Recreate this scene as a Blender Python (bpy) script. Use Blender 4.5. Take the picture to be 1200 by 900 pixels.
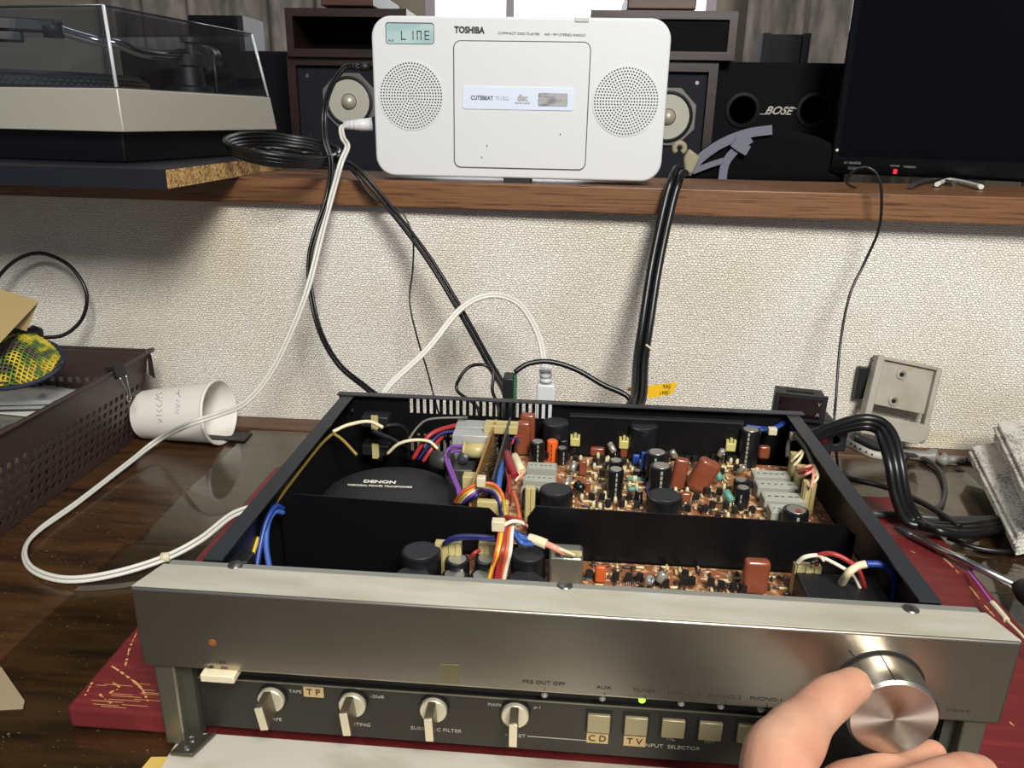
import bpy, bmesh, math, random
from mathutils import Vector as V, Matrix as M
random.seed(7)
sc = bpy.context.scene
for o in list(bpy.data.objects): bpy.data.objects.remove(o)
COL = sc.collection

# ------------------------------------------------------------------ camera
F = 901.52; CAM = V((0.2225, -0.3309, 0.2358)); YAW, PITCH, ROLL = -0.07126, 0.33090, 0.01894
fw = V((math.sin(YAW)*math.cos(PITCH), math.cos(YAW)*math.cos(PITCH), -math.sin(PITCH)))
rt0 = V((math.cos(YAW), -math.sin(YAW), 0)); up0 = rt0.cross(fw)
RT = rt0*math.cos(ROLL)+up0*math.sin(ROLL); UP = -rt0*math.sin(ROLL)+up0*math.cos(ROLL)
cd = bpy.data.cameras.new('camera'); cam = bpy.data.objects.new('camera', cd); COL.objects.link(cam)
cd.sensor_width = 36; cd.lens = F/1200*36; cd.clip_start = 0.01; cd.clip_end = 50
m3 = M((RT, UP, -fw)).transposed(); cam.matrix_world = M.Translation(CAM) @ m3.to_4x4()
sc.camera = cam
def ray(x, y): return RT*((x-600)/F) + UP*((450-y)/F) + fw
def PY(x, y, Y): d = ray(x, y); return CAM + d*((Y-CAM.y)/d.y)
def PZ(x, y, z): d = ray(x, y); return CAM + d*((z-CAM.z)/d.z)
def dep(p): return (V(p)-CAM).dot(fw)

# ------------------------------------------------------------------ light
sc.view_settings.view_transform = 'Standard'; sc.view_settings.look = 'None'
sc.view_settings.gamma = 1; sc.view_settings.use_curve_mapping = False
sc.view_settings.exposure = 0.0
w = bpy.data.worlds.new('world'); sc.world = w; w.use_nodes = True
w.node_tree.nodes['Background'].inputs[0].default_value = (0.62, 0.68, 0.80, 1)
w.node_tree.nodes['Background'].inputs[1].default_value = 0.28
def area(name, loc, target, size, power, color):
    l = bpy.data.lights.new(name, 'AREA'); l.size = size; l.energy = power; l.color = color
    o = bpy.data.objects.new(name, l); COL.objects.link(o); o.location = loc
    o.rotation_euler = (V(target)-V(loc)).to_track_quat('-Z', 'Y').to_euler(); return o
area('ceiling_lamp', (0.62, -1.05, 1.22), (0.15, 0.45, 0.0), 0.5, 50, (1.0, 0.965, 0.90))
area('back_room_fill', (-0.2, 1.2, 1.7), (0.2, 1.3, 0.2), 0.6, 4.0, (0.9, 0.95, 1.0))  # unseen fill light, added to brighten the back room and its curtains

# ------------------------------------------------------------------ materials
def lin(c):
    return tuple(((v/255)/12.92 if v/255 <= 0.04045 else ((v/255+0.055)/1.055)**2.4) for v in c) + (1,)
def mat(name, col, rough=0.5, metal=0.0, spec=0.5, coat=0.0, emit=None, noise=None, bump=None, sss=0, aniso=0):
    m = bpy.data.materials.new(name); m.use_nodes = True; n = m.node_tree.nodes; l = m.node_tree.links
    b = n['Principled BSDF']; b.inputs['Base Color'].default_value = lin(col); b.inputs['Roughness'].default_value = rough
    b.inputs['Metallic'].default_value = metal; b.inputs['Specular IOR Level'].default_value = spec
    b.inputs['Coat Weight'].default_value = coat; b.inputs['Anisotropic'].default_value = aniso
    if sss: b.inputs['Subsurface Weight'].default_value = sss; b.inputs['Subsurface Scale'].default_value = 0.004; b.inputs['Subsurface Radius'].default_value = (1, .35, .2)
    if emit: b.inputs['Emission Color'].default_value = lin(emit[0]); b.inputs['Emission Strength'].default_value = emit[1]
    if noise or bump:
        tc = n.new('ShaderNodeTexCoord')
    if noise:   # (color2, scale(x,y,z), lo, hi)
        c2, s, lo, hi = noise
        mp = n.new('ShaderNodeMapping'); mp.inputs['Scale'].default_value = s; l.new(tc.outputs['Object'], mp.inputs[0])
        nz = n.new('ShaderNodeTexNoise'); nz.inputs['Scale'].default_value = 1; nz.inputs['Detail'].default_value = 6; l.new(mp.outputs[0], nz.inputs[0])
        r = n.new('ShaderNodeValToRGB'); r.color_ramp.elements[0].position = lo; r.color_ramp.elements[1].position = hi
        r.color_ramp.elements[0].color = lin(col); r.color_ramp.elements[1].color = lin(c2); l.new(nz.outputs[0], r.inputs[0]); l.new(r.outputs[0], b.inputs['Base Color'])
    if bump:    # (scale, strength, distance)
        s, st, di = bump
        mp2 = n.new('ShaderNodeMapping'); mp2.inputs['Scale'].default_value = s if isinstance(s, tuple) else (s, s, s); l.new(tc.outputs['Object'], mp2.inputs[0])
        nz2 = n.new('ShaderNodeTexNoise'); nz2.inputs['Scale'].default_value = 1; nz2.inputs['Detail'].default_value = 3; l.new(mp2.outputs[0], nz2.inputs[0])
        bp = n.new('ShaderNodeBump'); bp.inputs['Strength'].default_value = st; bp.inputs['Distance'].default_value = di; l.new(nz2.outputs[0], bp.inputs['Height']); l.new(bp.outputs[0], b.inputs['Normal'])
    return m
def nodes(m): return m.node_tree.nodes, m.node_tree.links, m.node_tree.nodes['Principled BSDF']
def ramp(n, pts):
    r = n.new('ShaderNodeValToRGB'); e = r.color_ramp.elements
    while len(e) < len(pts): e.new(0.5)
    for i, (p, c) in enumerate(pts): e[i].position = p; e[i].color = lin(c)
    return r
# woven white wallpaper
def wallpaper():
    m = mat('wallpaper', (226, 220, 208), 0.85); n, l, b = nodes(m)
    tc = n.new('ShaderNodeTexCoord')
    nz = n.new('ShaderNodeTexNoise'); nz.inputs['Scale'].default_value = 170; nz.inputs['Detail'].default_value = 4; l.new(tc.outputs['Object'], nz.inputs[0])
    mx = n.new('ShaderNodeVectorMath'); mx.operation = 'MULTIPLY_ADD'; l.new(nz.outputs['Color'], mx.inputs[0]); mx.inputs[1].default_value = (.0095, .0, .0062); l.new(tc.outputs['Object'], mx.inputs[2])
    sp = n.new('ShaderNodeSeparateXYZ'); l.new(mx.outputs[0], sp.inputs[0])
    cb = n.new('ShaderNodeCombineXYZ'); l.new(sp.outputs[0], cb.inputs[0]); l.new(sp.outputs[2], cb.inputs[1])
    br = n.new('ShaderNodeTexBrick'); br.inputs['Scale'].default_value = 1; br.inputs['Brick Width'].default_value = .0042; br.inputs['Row Height'].default_value = .0026
    br.inputs['Mortar Size'].default_value = .0005; br.inputs['Mortar Smooth'].default_value = 1; br.inputs['Color1'].default_value = (1, 1, 1, 1); br.inputs['Color2'].default_value = (.75, .75, .75, 1); br.inputs['Mortar'].default_value = (0, 0, 0, 1)
    l.new(cb.outputs[0], br.inputs[0])
    bp = n.new('ShaderNodeBump'); bp.inputs['Strength'].default_value = 1.0; bp.inputs['Distance'].default_value = .0009; l.new(br.outputs['Color'], bp.inputs['Height']); l.new(bp.outputs[0], b.inputs['Normal'])
    st = n.new('ShaderNodeTexNoise'); st.inputs['Scale'].default_value = 5; st.inputs['Detail'].default_value = 5; l.new(tc.outputs['Object'], st.inputs[0])
    r = ramp(n, [(.42, (238, 234, 225)), (.75, (222, 212, 192))]); l.new(st.outputs[0], r.inputs[0])
    mm = n.new('ShaderNodeMix'); mm.data_type = 'RGBA'; mm.blend_type = 'MULTIPLY'; mm.inputs[0].default_value = 1
    r2 = ramp(n, [(0, (230, 225, 216)), (.6, (255, 255, 255))]); l.new(br.outputs['Color'], r2.inputs[0]); l.new(r.outputs[0], mm.inputs[6]); l.new(r2.outputs[0], mm.inputs[7])
    # yellowed glue stain by the desk edge
    sm_ = n.new('ShaderNodeMapping'); sm_.vector_type = 'TEXTURE'; sm_.inputs['Location'].default_value = (.662, .54, -.112); sm_.inputs['Scale'].default_value = (.062, 1, .017); l.new(tc.outputs['Object'], sm_.inputs[0])
    ln = n.new('ShaderNodeVectorMath'); ln.operation = 'LENGTH'; l.new(sm_.outputs[0], ln.inputs[0]); rs = ramp(n, [(.2, (150, 150, 150)), (1, (0, 0, 0))]); l.new(ln.outputs['Value'], rs.inputs[0])
    m5 = n.new('ShaderNodeMix'); m5.data_type = 'RGBA'; l.new(rs.outputs[0], m5.inputs[0]); l.new(mm.outputs[2], m5.inputs[6]); m5.inputs[7].default_value = lin((206, 184, 96)); l.new(m5.outputs[2], b.inputs['Base Color'])
    return m
def woodmat(name, c1, c2, c3, scale, rough=.45, coat=0, dust=False, cut=(.3, .42)):
    m = mat(name, c1, rough, coat=coat); n, l, b = nodes(m)
    tc = n.new('ShaderNodeTexCoord'); mp = n.new('ShaderNodeMapping'); mp.inputs['Scale'].default_value = scale; l.new(tc.outputs['Object'], mp.inputs[0])
    nz = n.new('ShaderNodeTexNoise'); nz.inputs['Scale'].default_value = 1; nz.inputs['Detail'].default_value = 8; nz.inputs['Roughness'].default_value = .62; l.new(mp.outputs[0], nz.inputs[0])
    r = ramp(n, [(cut[0], c3), (cut[1], c1), (.62, c2), (.8, c1)]); l.new(nz.outputs[0], r.inputs[0]); out = r.outputs[0]
    if dust:
        n2 = n.new('ShaderNodeTexNoise'); n2.inputs['Scale'].default_value = 420; n2.inputs['Detail'].default_value = 2; l.new(tc.outputs['Object'], n2.inputs[0])
        r2 = ramp(n, [(.70, (0, 0, 0)), (.76, (255, 255, 255))]); l.new(n2.outputs[0], r2.inputs[0])
        mm = n.new('ShaderNodeMix'); mm.data_type = 'RGBA'; l.new(r2.outputs[0], mm.inputs[0]); l.new(out, mm.inputs[6]); mm.inputs[7].default_value = lin((150, 135, 112)); out = mm.outputs[2]
    l.new(out, b.inputs['Base Color'])
    bp = n.new('ShaderNodeBump'); bp.inputs['Strength'].default_value = .25; bp.inputs['Distance'].default_value = .001; l.new(nz.outputs[0], bp.inputs['Height']); l.new(bp.outputs[0], b.inputs['Normal'])
    return m
def clear(name, tint, gloss=.06, rough=.02):
    m = bpy.data.materials.new(name); m.use_nodes = True; n = m.node_tree.nodes; l = m.node_tree.links; n.clear()
    o = n.new('ShaderNodeOutputMaterial'); t = n.new('ShaderNodeBsdfTransparent'); t.inputs[0].default_value = lin(tint)
    g = n.new('ShaderNodeBsdfGlossy'); g.inputs['Roughness'].default_value = rough
    fr = n.new('ShaderNodeFresnel'); fr.inputs[0].default_value = 1.5
    ad = n.new('ShaderNodeMath'); ad.operation = 'ADD'; ad.inputs[1].default_value = gloss; l.new(fr.outputs[0], ad.inputs[0])
    ge = n.new('ShaderNodeNewGeometry'); iv = n.new('ShaderNodeMath'); iv.operation = 'SUBTRACT'; iv.inputs[0].default_value = 1; l.new(ge.outputs['Backfacing'], iv.inputs[1]); mu = n.new('ShaderNodeMath'); mu.operation = 'MULTIPLY'; l.new(ad.outputs[0], mu.inputs[0]); l.new(iv.outputs[0], mu.inputs[1])
    mx = n.new('ShaderNodeMixShader'); l.new(mu.outputs[0], mx.inputs[0]); l.new(t.outputs[0], mx.inputs[1]); l.new(g.outputs[0], mx.inputs[2]); l.new(mx.outputs[0], o.inputs[0])
    return m
m_wall = wallpaper()
m_ledge = woodmat('ledge_wood', (110, 74, 46), (124, 86, 56), (74, 47, 29), (16, 120, 460), .42, cut=(.37, .44))
m_desk = woodmat('desk_wood', (52, 33, 18), (78, 52, 27), (24, 14, 8), (9, 70, 20), .28, .2, dust=True)
m_strip = woodmat('strip_wood', (88, 62, 44), (100, 74, 54), (60, 40, 28), (8, 80, 80), .5)
m_glass = clear('desk_glass', (244, 246, 242), .06, .06)
m_red = mat('burgundy', (96, 26, 28), .5, noise=((120, 40, 36), (30, 240, 60), .5, .75), bump=((40, 400, 90), .4, .0006))
m_scr = mat('gold_scratch', (196, 150, 92), .6)
m_blk = mat('black_paint', (17, 18, 20), .42, bump=(900, .15, .0003))
m_blk2 = mat('black_inner', (5, 5, 7), .5, spec=.3)
m_flange = mat('black_flange', (40, 43, 48), .38, bump=(700, .2, .0003))
m_alu = mat('brushed_aluminium', (186, 180, 168), .34, 1.0, bump=((6, 900, 1400), .12, .0003), noise=((176, 168, 152), (9, 30, 30), .35, .7))
m_alutop = mat('pale_aluminium', (208, 205, 190), .45, .45, noise=((184, 178, 158), (14, 60, 60), .4, .7), bump=((6, 900, 900), .1, .0003))  # top strip: paler and less metallic than the front panel, blotchy
m_gun = mat('gunmetal', (54, 52, 48), .42, .6, bump=((8, 900, 1200), .1, .0003))
m_alufront = mat('end_frame_metal', (126, 122, 106), .4, .8)
m_door = mat('flap_metal', (205, 200, 186), .5, .25, noise=((168, 158, 138), (16, 40, 30), .45, .72))  # whitish base colour carries the ceiling's reflection on the worn silver flap
m_steel = mat('steel', (190, 190, 188), .25, 1)
m_knob = mat('knob_alu', (205, 198, 184), .28, 1.0, bump=((900, 900, 900), .05, .0002))
m_knobface = mat('knob_face', (196, 186, 176), .40, 1.0, aniso=.85)
n, l, b = nodes(m_knobface); tn = n.new('ShaderNodeTangent'); tn.direction_type = 'RADIAL'; tn.axis = 'Y'; l.new(tn.outputs[0], b.inputs['Tangent'])
m_cream = mat('cream_plastic', (206, 196, 166), .5)
m_btn = mat('button_gold', (140, 130, 100), .4, .3)
m_white = mat('white_plastic', (206, 208, 210), .4)
m_whitew = mat('white_cord', (206, 205, 196), .4)
m_cord = mat('black_cord', (14, 14, 15), .35)
m_cordg = mat('grey_cord', (52, 52, 50), .45)
m_rub = mat('black_rubber', (22, 23, 25), .5)
m_cap = mat('capacitor_sleeve', (18, 19, 22), .3)
m_captop = mat('capacitor_dull_top', (34, 36, 40), .55)
m_silv = mat('capacitor_silver', (186, 186, 176), .35, .8, bump=(800, .3, .0006))
m_brown = mat('film_capacitor', (124, 64, 42), .3, coat=.3)
m_orange = mat('orange_sleeve', (226, 98, 30), .35)
m_blue = mat('blue_part', (38, 74, 158), .4)
m_green = mat('green_resistor', (84, 138, 122), .45)
m_grey = mat('relay_grey', (150, 150, 140), .5)
m_beige = mat('connector_nylon', (182, 168, 116), .4)
m_pcb = mat('pcb', (138, 86, 52), .5, noise=((196, 158, 118), (200, 200, 200), .5, .64))
m_print = mat('white_print', (222, 218, 206), .6)
m_printd = mat('dark_print', (30, 30, 32), .6)
m_printg = mat('grey_print', (150, 146, 132), .6)
m_wire = {k: mat('wire_'+k, c, .4) for k, c in dict(red=(160, 48, 46), orange=(206, 96, 56), yellow=(222, 184, 50), white=(226, 218, 198), blue=(34, 60, 136), lblue=(58, 92, 164), purple=(122, 72, 160), brown=(112, 70, 40), cream=(218, 206, 168), olive=(150, 126, 60), grey=(96, 94, 86), pink=(226, 150, 130), black=(18, 18, 20), dred=(140, 28, 40), navy=(34, 40, 96), violet=(170, 80, 190)).items()}
m_skin = mat('skin', (192, 148, 122), .46, sss=.10, noise=((182, 126, 102), (38, 38, 38), .4, .7), bump=(420, .22, .0008))

# ------------------------------------------------------------------ mesh helpers
class MB:
    def __init__(s): s.v = []; s.f = []; s.mi = []; s.sm = []
    def add(s, vs, fs, mi=0, smooth=False):
        k = len(s.v); s.v += [tuple(v) for v in vs]
        for f in fs: s.f.append([k+i for i in f]); s.mi.append(mi); s.sm.append(smooth)
        return s
    def box(s, lo, hi, mi=0, mtx=None):
        x0, y0, z0 = lo; x1, y1, z1 = hi
        vs = [V(p) for p in ((x0,y0,z0),(x1,y0,z0),(x1,y1,z0),(x0,y1,z0),(x0,y0,z1),(x1,y0,z1),(x1,y1,z1),(x0,y1,z1))]
        if mtx: vs = [mtx @ v for v in vs]
        return s.add(vs, [(3,2,1,0),(4,5,6,7),(0,1,5,4),(1,2,6,5),(2,3,7,6),(3,0,4,7)], mi)
    def quadprism(s, pts, n, mi=0):   # polygon pts extruded by vector n
        k = len(pts); a = [V(p) for p in pts]; b = [p+V(n) for p in a]
        return s.add(a+b, [tuple(range(k))[::-1], tuple(range(k, 2*k))]+[(i, (i+1) % k, k+(i+1) % k, k+i) for i in range(k)], mi)
    def tube(s, pts, r, seg=8, mi=0, caps=True):
        pts = [V(p) for p in pts]; n = len(pts)
        rs = r if isinstance(r, (list, tuple)) else [r]*n
        t0 = (pts[1]-pts[0]).normalized(); u = t0.orthogonal().normalized(); vs = []; fs = []
        for i, p in enumerate(pts):
            t = (pts[min(i+1, n-1)]-pts[max(i-1, 0)]).normalized()
            u = (u - t*u.dot(t)).normalized(); w_ = t.cross(u)
            for k in range(seg):
                a = 2*math.pi*k/seg; vs.append(p+(u*math.cos(a)+w_*math.sin(a))*rs[i])
        for i in range(n-1):
            for k in range(seg): fs.append((i*seg+k, i*seg+(k+1) % seg, (i+1)*seg+(k+1) % seg, (i+1)*seg+k))
        s.add(vs, fs, mi, True)
        if caps:
            b = len(s.v)-n*seg
            s.f.append([b+k for k in range(seg)][::-1]); s.mi.append(mi); s.sm.append(False)
            s.f.append([b+(n-1)*seg+k for k in range(seg)]); s.mi.append(mi); s.sm.append(False)
        return s
    def lathe(s, prof, mtx=None, seg=24, mi=0, mis=None):   # prof: (r,z) list; sharp profile corners get rings of their own
        mtx = mtx or M(); n = len(prof)
        def ringv(r, z):
            k0 = len(s.v)
            for k in range(seg): a = 2*math.pi*k/seg; s.v.append(tuple(mtx @ V((r*math.cos(a), r*math.sin(a), z))))
            return k0
        prev = None
        for i in range(n-1):
            d1 = V((prof[i+1][0]-prof[i][0], prof[i+1][1]-prof[i][1])); share = False
            if prev is not None:
                d0 = V((prof[i][0]-prof[i-1][0], prof[i][1]-prof[i-1][1])); share = d0.length > 0 and d1.length > 0 and d0.angle(d1) < .6
            A = prev if share else ringv(*prof[i]); B = ringv(*prof[i+1]); prev = B
            for k in range(seg): s.f.append([A+k, A+(k+1) % seg, B+(k+1) % seg, B+k]); s.mi.append(mis[i] if mis else mi); s.sm.append(True)
        A = ringv(*prof[0]); s.f.append([A+k for k in range(seg)][::-1]); s.mi.append(mis[0] if mis else mi); s.sm.append(False)
        A = ringv(*prof[-1]); s.f.append([A+k for k in range(seg)]); s.mi.append(mis[-1] if mis else mi); s.sm.append(False)
        return s
    def mesh(s, name):
        me = bpy.data.meshes.new(name); me.from_pydata(s.v, [], s.f)
        me.polygons.foreach_set('material_index', s.mi); me.polygons.foreach_set('use_smooth', s.sm); me.update(); return me
    def obj(s, name, m, parent=None, **k): return obj(name, s.mesh(name), m, parent, **k)
def obj(name, me, m, parent=None, bevel=0, seg=2, auto=True):
    ms = m if isinstance(m, (list, tuple)) else [m]
    if bevel or auto:
        bm = bmesh.new(); bm.from_mesh(me)
        if bevel:
            es = [e for e in bm.edges if len(e.link_faces) == 2 and e.calc_face_angle(0) > .6]
            for f in bm.faces: f.smooth = False
            rb_ = bmesh.ops.bevel(bm, geom=es, offset=bevel, segments=seg, affect='EDGES', profile=.5)
            for f in rb_['faces']: f.smooth = True
        bmesh.ops.recalc_face_normals(bm, faces=bm.faces)
        bm.to_mesh(me); bm.free()
    me.materials.clear()
    for x in ms: me.materials.append(x)
    o = bpy.data.objects.new(name, me); COL.objects.link(o)
    if parent: par(o, parent)
    return o
def par(o, p):
    o.parent = p
    q = p; mt = M.Translation(p.location)
    if p.parent: mt = M.Translation(p.parent.location) @ p.matrix_parent_inverse @ mt
    o.matrix_parent_inverse = mt.inverted()
def tag(o, label, cat=None, group=None, kind=None):
    if label: o['label'] = label
    if cat: o['category'] = cat
    if group: o['group'] = group
    if kind: o['kind'] = kind
    return o
def thing(name, label, cat, loc, group=None):
    o = bpy.data.objects.new(name, None); o.empty_display_size = .02; COL.objects.link(o); o.location = loc
    return tag(o, label, cat, group)
def struct(o): o['kind'] = 'structure'; return o
def box(name, lo, hi, m, parent=None, bevel=0, seg=2, mtx=None):
    return MB().box(lo, hi, 0, mtx).obj(name, m, parent, bevel=bevel, seg=seg)
def spline(pts, k=8):
    P = [V(p) for p in pts]; P = [P[0]*2-P[1]]+P+[P[-1]*2-P[-2]]; out = []
    for i in range(1, len(P)-2):
        a, b, c, d = P[i-1:i+3]
        for j in range(k):
            t = j/k; out.append(.5*((2*b)+(c-a)*t+(2*a-5*b+4*c-d)*t*t+(3*b-a-3*c+d)*t**3))
    out.append(P[-2]); return out
def cable(name, pts, r, m, parent=None, twin=0, seg=8, k=8, up=V((0, -.3, 1))):
    sp = spline(pts, k); b = MB()
    if not twin: b.tube(sp, r, seg)
    else:
        n = len(sp)
        for sg in (-1, 1):
            q = []
            for i, p in enumerate(sp):
                t = (sp[min(i+1, n-1)]-sp[max(i-1, 0)]).normalized(); s_ = t.cross(V((0, -1, .35))).normalized()
                q.append(p+s_*(sg*twin))
            b.tube(q, r, seg)
    return b.obj(name, m, parent, auto=False)
def text(name, s, size, p, xdir, ydir, m, parent=None, bold=0, align='CENTER', ext=.0001, sx=1, shear=0):
    c = bpy.data.curves.new(name, 'FONT'); c.body = s; c.size = size; c.align_x = align; c.align_y = 'CENTER'; c.offset = bold*size; c.extrude = ext; c.resolution_u = 3; c.shear = shear
    t = bpy.data.objects.new(name, c); me = bpy.data.meshes.new_from_object(t); bpy.data.objects.remove(t); bpy.data.curves.remove(c)
    X = V(xdir).normalized(); Yv = (V(ydir)-X*V(ydir).dot(X)).normalized(); Z = X.cross(Yv)
    me.transform(M.Translation(p) @ M((X, Yv, Z)).transposed().to_4x4() @ M.Diagonal((sx, 1, 1, 1)))
    return obj(name, me, m, parent, auto=False)
def frame(o, x, z):   # matrix from axes (x dir, z dir)
    Z = V(z).normalized(); X = (V(x)-Z*V(x).dot(Z)).normalized(); return M.Translation(o) @ M((X, Z.cross(X), Z)).transposed().to_4x4()
def perforated(b, org, ud, vd, nd, us, vs, holes, th, mi=0):
    # us, vs sorted coordinates; holes(i,j)->True for open cells
    org, ud, vd, nd = V(org), V(ud), V(vd), V(nd)
    idx = {}
    def vert(i, j, k):
        if (i, j, k) not in idx: idx[(i, j, k)] = len(vl); vl.append(org+ud*us[i]+vd*vs[j]+nd*(th*k))
        return idx[(i, j, k)]
    vl = []; fl = []; nu, nv = len(us)-1, len(vs)-1
    sol = lambda i, j: 0 <= i < nu and 0 <= j < nv and not holes(i, j)
    for i in range(nu):
        for j in range(nv):
            if not sol(i, j): continue
            fl.append((vert(i,j,0), vert(i+1,j,0), vert(i+1,j+1,0), vert(i,j+1,0))); fl.append((vert(i,j,1), vert(i,j+1,1), vert(i+1,j+1,1), vert(i+1,j,1)))
            for (di, dj, a, c) in ((-1,0,(i,j),(i,j+1)), (1,0,(i+1,j),(i+1,j+1)), (0,-1,(i,j),(i+1,j)), (0,1,(i,j+1),(i+1,j+1))):
                if not sol(i+di, j+dj): fl.append((vert(*a,0), vert(*c,0), vert(*c,1), vert(*a,1)))
    b.add(vl, fl, mi); return b

ZD = -0.125; WY = 0.54; LZ = 0.170     # desk top, wall face, ledge top
# ================================================================== STRUCTURE
struct(box('wall_front', (-1.6, WY, ZD-.8), (2.0, WY+.06, .145), m_wall))
b = MB(); L0 = V((-1.5, .555, 0)); L1 = V((1.9, .487, 0)); b.quadprism([L0+V((0,0,.142)), L1+V((0,0,.142)), V((1.9,.68,.142)), V((-1.5,.68,.142))], (0, 0, LZ-.142))
struct(b.obj('trim_1', m_ledge, bevel=.0015))
m_room = mat('room_wall', (150, 142, 124), .8, bump=(60, .2, .002))
struct(box('floor', (-2.2, .6, -.93), (2.6, 2.4, -.90), woodmat('floor_wood', (96, 70, 48), (110, 84, 58), (70, 50, 34), (3, 30, 3))))
# far wall with a window opening
wx0, wx1, wz0, wz1 = -.24, .62, .20, 1.25
b = MB(); b.box((-2.2, 2.2, -.9), (wx0, 2.26, 1.8)); b.box((wx1, 2.2, -.9), (2.6, 2.26, 1.8)); b.box((wx0, 2.2, -.9), (wx1, 2.26, wz0)); b.box((wx0, 2.2, wz1), (wx1, 2.26, 1.8))
struct(b.obj('wall_back', m_room))
struct(box('wall_left', (-2.26, .6, -.9), (-2.2, 2.26, 1.8), m_room)); struct(box('wall_right', (2.6, .6, -.9), (2.66, 2.26, 1.8), m_room))
struct(box('ceiling', (-2.26, .6, 1.8), (2.66, 2.26, 1.86), m_room))
win = bpy.data.objects.new('window_1', None); COL.objects.link(win); win.location = ((wx0+wx1)/2, 2.22, wz0); struct(win)
m_wframe = mat('window_frame', (176, 168, 176), .5)
b = MB(); t = .03
b.box((wx0, 2.19, wz0), (wx1, 2.25, wz0+t)); b.box((wx0, 2.19, wz1-t), (wx1, 2.25, wz1)); b.box((wx0, 2.19, wz0+t), (wx0+t, 2.25, wz1-t)); b.box((wx1-t, 2.19, wz0+t), (wx1, 2.25, wz1-t))
b.obj('window_frame', m_wframe, win)
mx_ = PY(598, 5, 2.2).x
box('mullion', (mx_-.012, 2.19, wz0+t), (mx_+.012, 2.25, wz1-t), m_wframe, win)
m_day = mat('daylight_pane', (255, 255, 255), .3, emit=((250, 252, 255), 3.2))
box('pane', (wx0+t, 2.215, wz0+t), (mx_-.012, 2.222, wz1-t), m_day, win); box('pane', (mx_+.012, 2.215, wz0+t), (wx1-t, 2.222, wz1-t), m_day, win)
# ================================================================== DESK
desk = thing('desk', 'dark brown wooden desk with dusty scratched top against white wall', 'desk', (.2, 0, -.85))
box('tabletop', (-1.1, -.75, ZD-.03), (1.5, WY-.036, ZD), m_desk, desk, bevel=.002)
box('back_strip', (-1.1, WY-.036, ZD-.03), (1.5, WY-.001, ZD+.004), m_strip, desk, bevel=.001)
for x in (-1.05, 1.4):
    for y in (-.7, .46): box('leg', (x, y, -.85), (x+.05, y+.05, ZD-.03), m_desk, desk)
struct(box('floor', (-2.2, -1.6, -.90), (2.6, .54, -.85), m_strip))
g = box('glass_sheet', (-.157, -.30, ZD+.0002), (.70, .2365, ZD+.0028), m_glass, bevel=.0006); tag(g, 'clear desk protector sheet under the burgundy board, nearest the amplifier front', 'glass sheet')
g = box('glass_sheet', (-.150, .2375, ZD+.0002), (.668, .499, ZD+.0028), m_glass, bevel=.0006); tag(g, 'clear desk protector sheet behind, reflecting the white wall', 'glass sheet')
c_ = MB(); q = [PZ(-30, 770, ZD+.003), PZ(2, 783, ZD+.003), PZ(29, 822, ZD+.003), PZ(27, 831, ZD+.003), PZ(-30, 834, ZD+.003)]; c_.quadprism(q, (0, 0, .0006))
tag(c_.obj('card', mat('card_grey', (150, 134, 108), .5)), 'grey beige card corner lying on desk at left edge', 'card')
tag(box('rubber_pad', PZ(262, 512, ZD+.003)+V((-.028, -.012, 0)), PZ(262, 512, ZD+.003)+V((.03, .012, .002)), m_rub, bevel=.0004), 'small flat black pad on desk beside the paper cup rim', 'pad')
# burgundy board
RB = -.106
bd = thing('board', 'burgundy red board with golden scratches lying under the amplifier', 'board', (.24, .2, ZD+.003))
box('slab', (-.071, .025, ZD+.003), (.562, .372, RB), m_red, bd, bevel=.003)
def scratch(pts, w_=.0008):
    b = MB(); pp = [PZ(x, y, RB) for x, y in pts]; pp = spline(pp, 10); z = V((0, 0, .0002))
    for i in range(len(pp)-1):
        if random.random() < .3: continue
        d = (pp[i+1]-pp[i]); n_ = V((-d.y, d.x, 0)).normalized()*w_*random.uniform(.3, 1)
        b.quadprism([pp[i]-n_, pp[i+1]-n_, pp[i+1]+n_, pp[i]+n_], z)
    return b
S = [[(160, 742), (152, 760), (147, 780)], [(125, 777), (145, 790), (165, 806), (175, 826)], [(132, 800), (140, 806), (128, 812)], [(116, 813), (124, 820), (130, 824)], [(100, 815), (108, 800)], [(1084, 634), (1120, 668), (1150, 705), (1165, 722)], [(1068, 646), (1072, 648)], [(1182, 757), (1188, 762)], [(1183, 846), (1188, 851)]]
b = MB()
for s_ in S:
    t_ = scratch(s_); b.add(t_.v, t_.f)
for i in range(14):   # worn lines parallel to the front edge
    x0 = random.uniform(-.068, -.03); y0 = .027+i*.0016+random.uniform(0, .001); b.box((x0, y0, RB), (x0+random.uniform(.005, .025), y0+.0002, RB+.0002))
b.obj('scratches', m_scr, bd)['kind'] = 'stuff'

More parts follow.
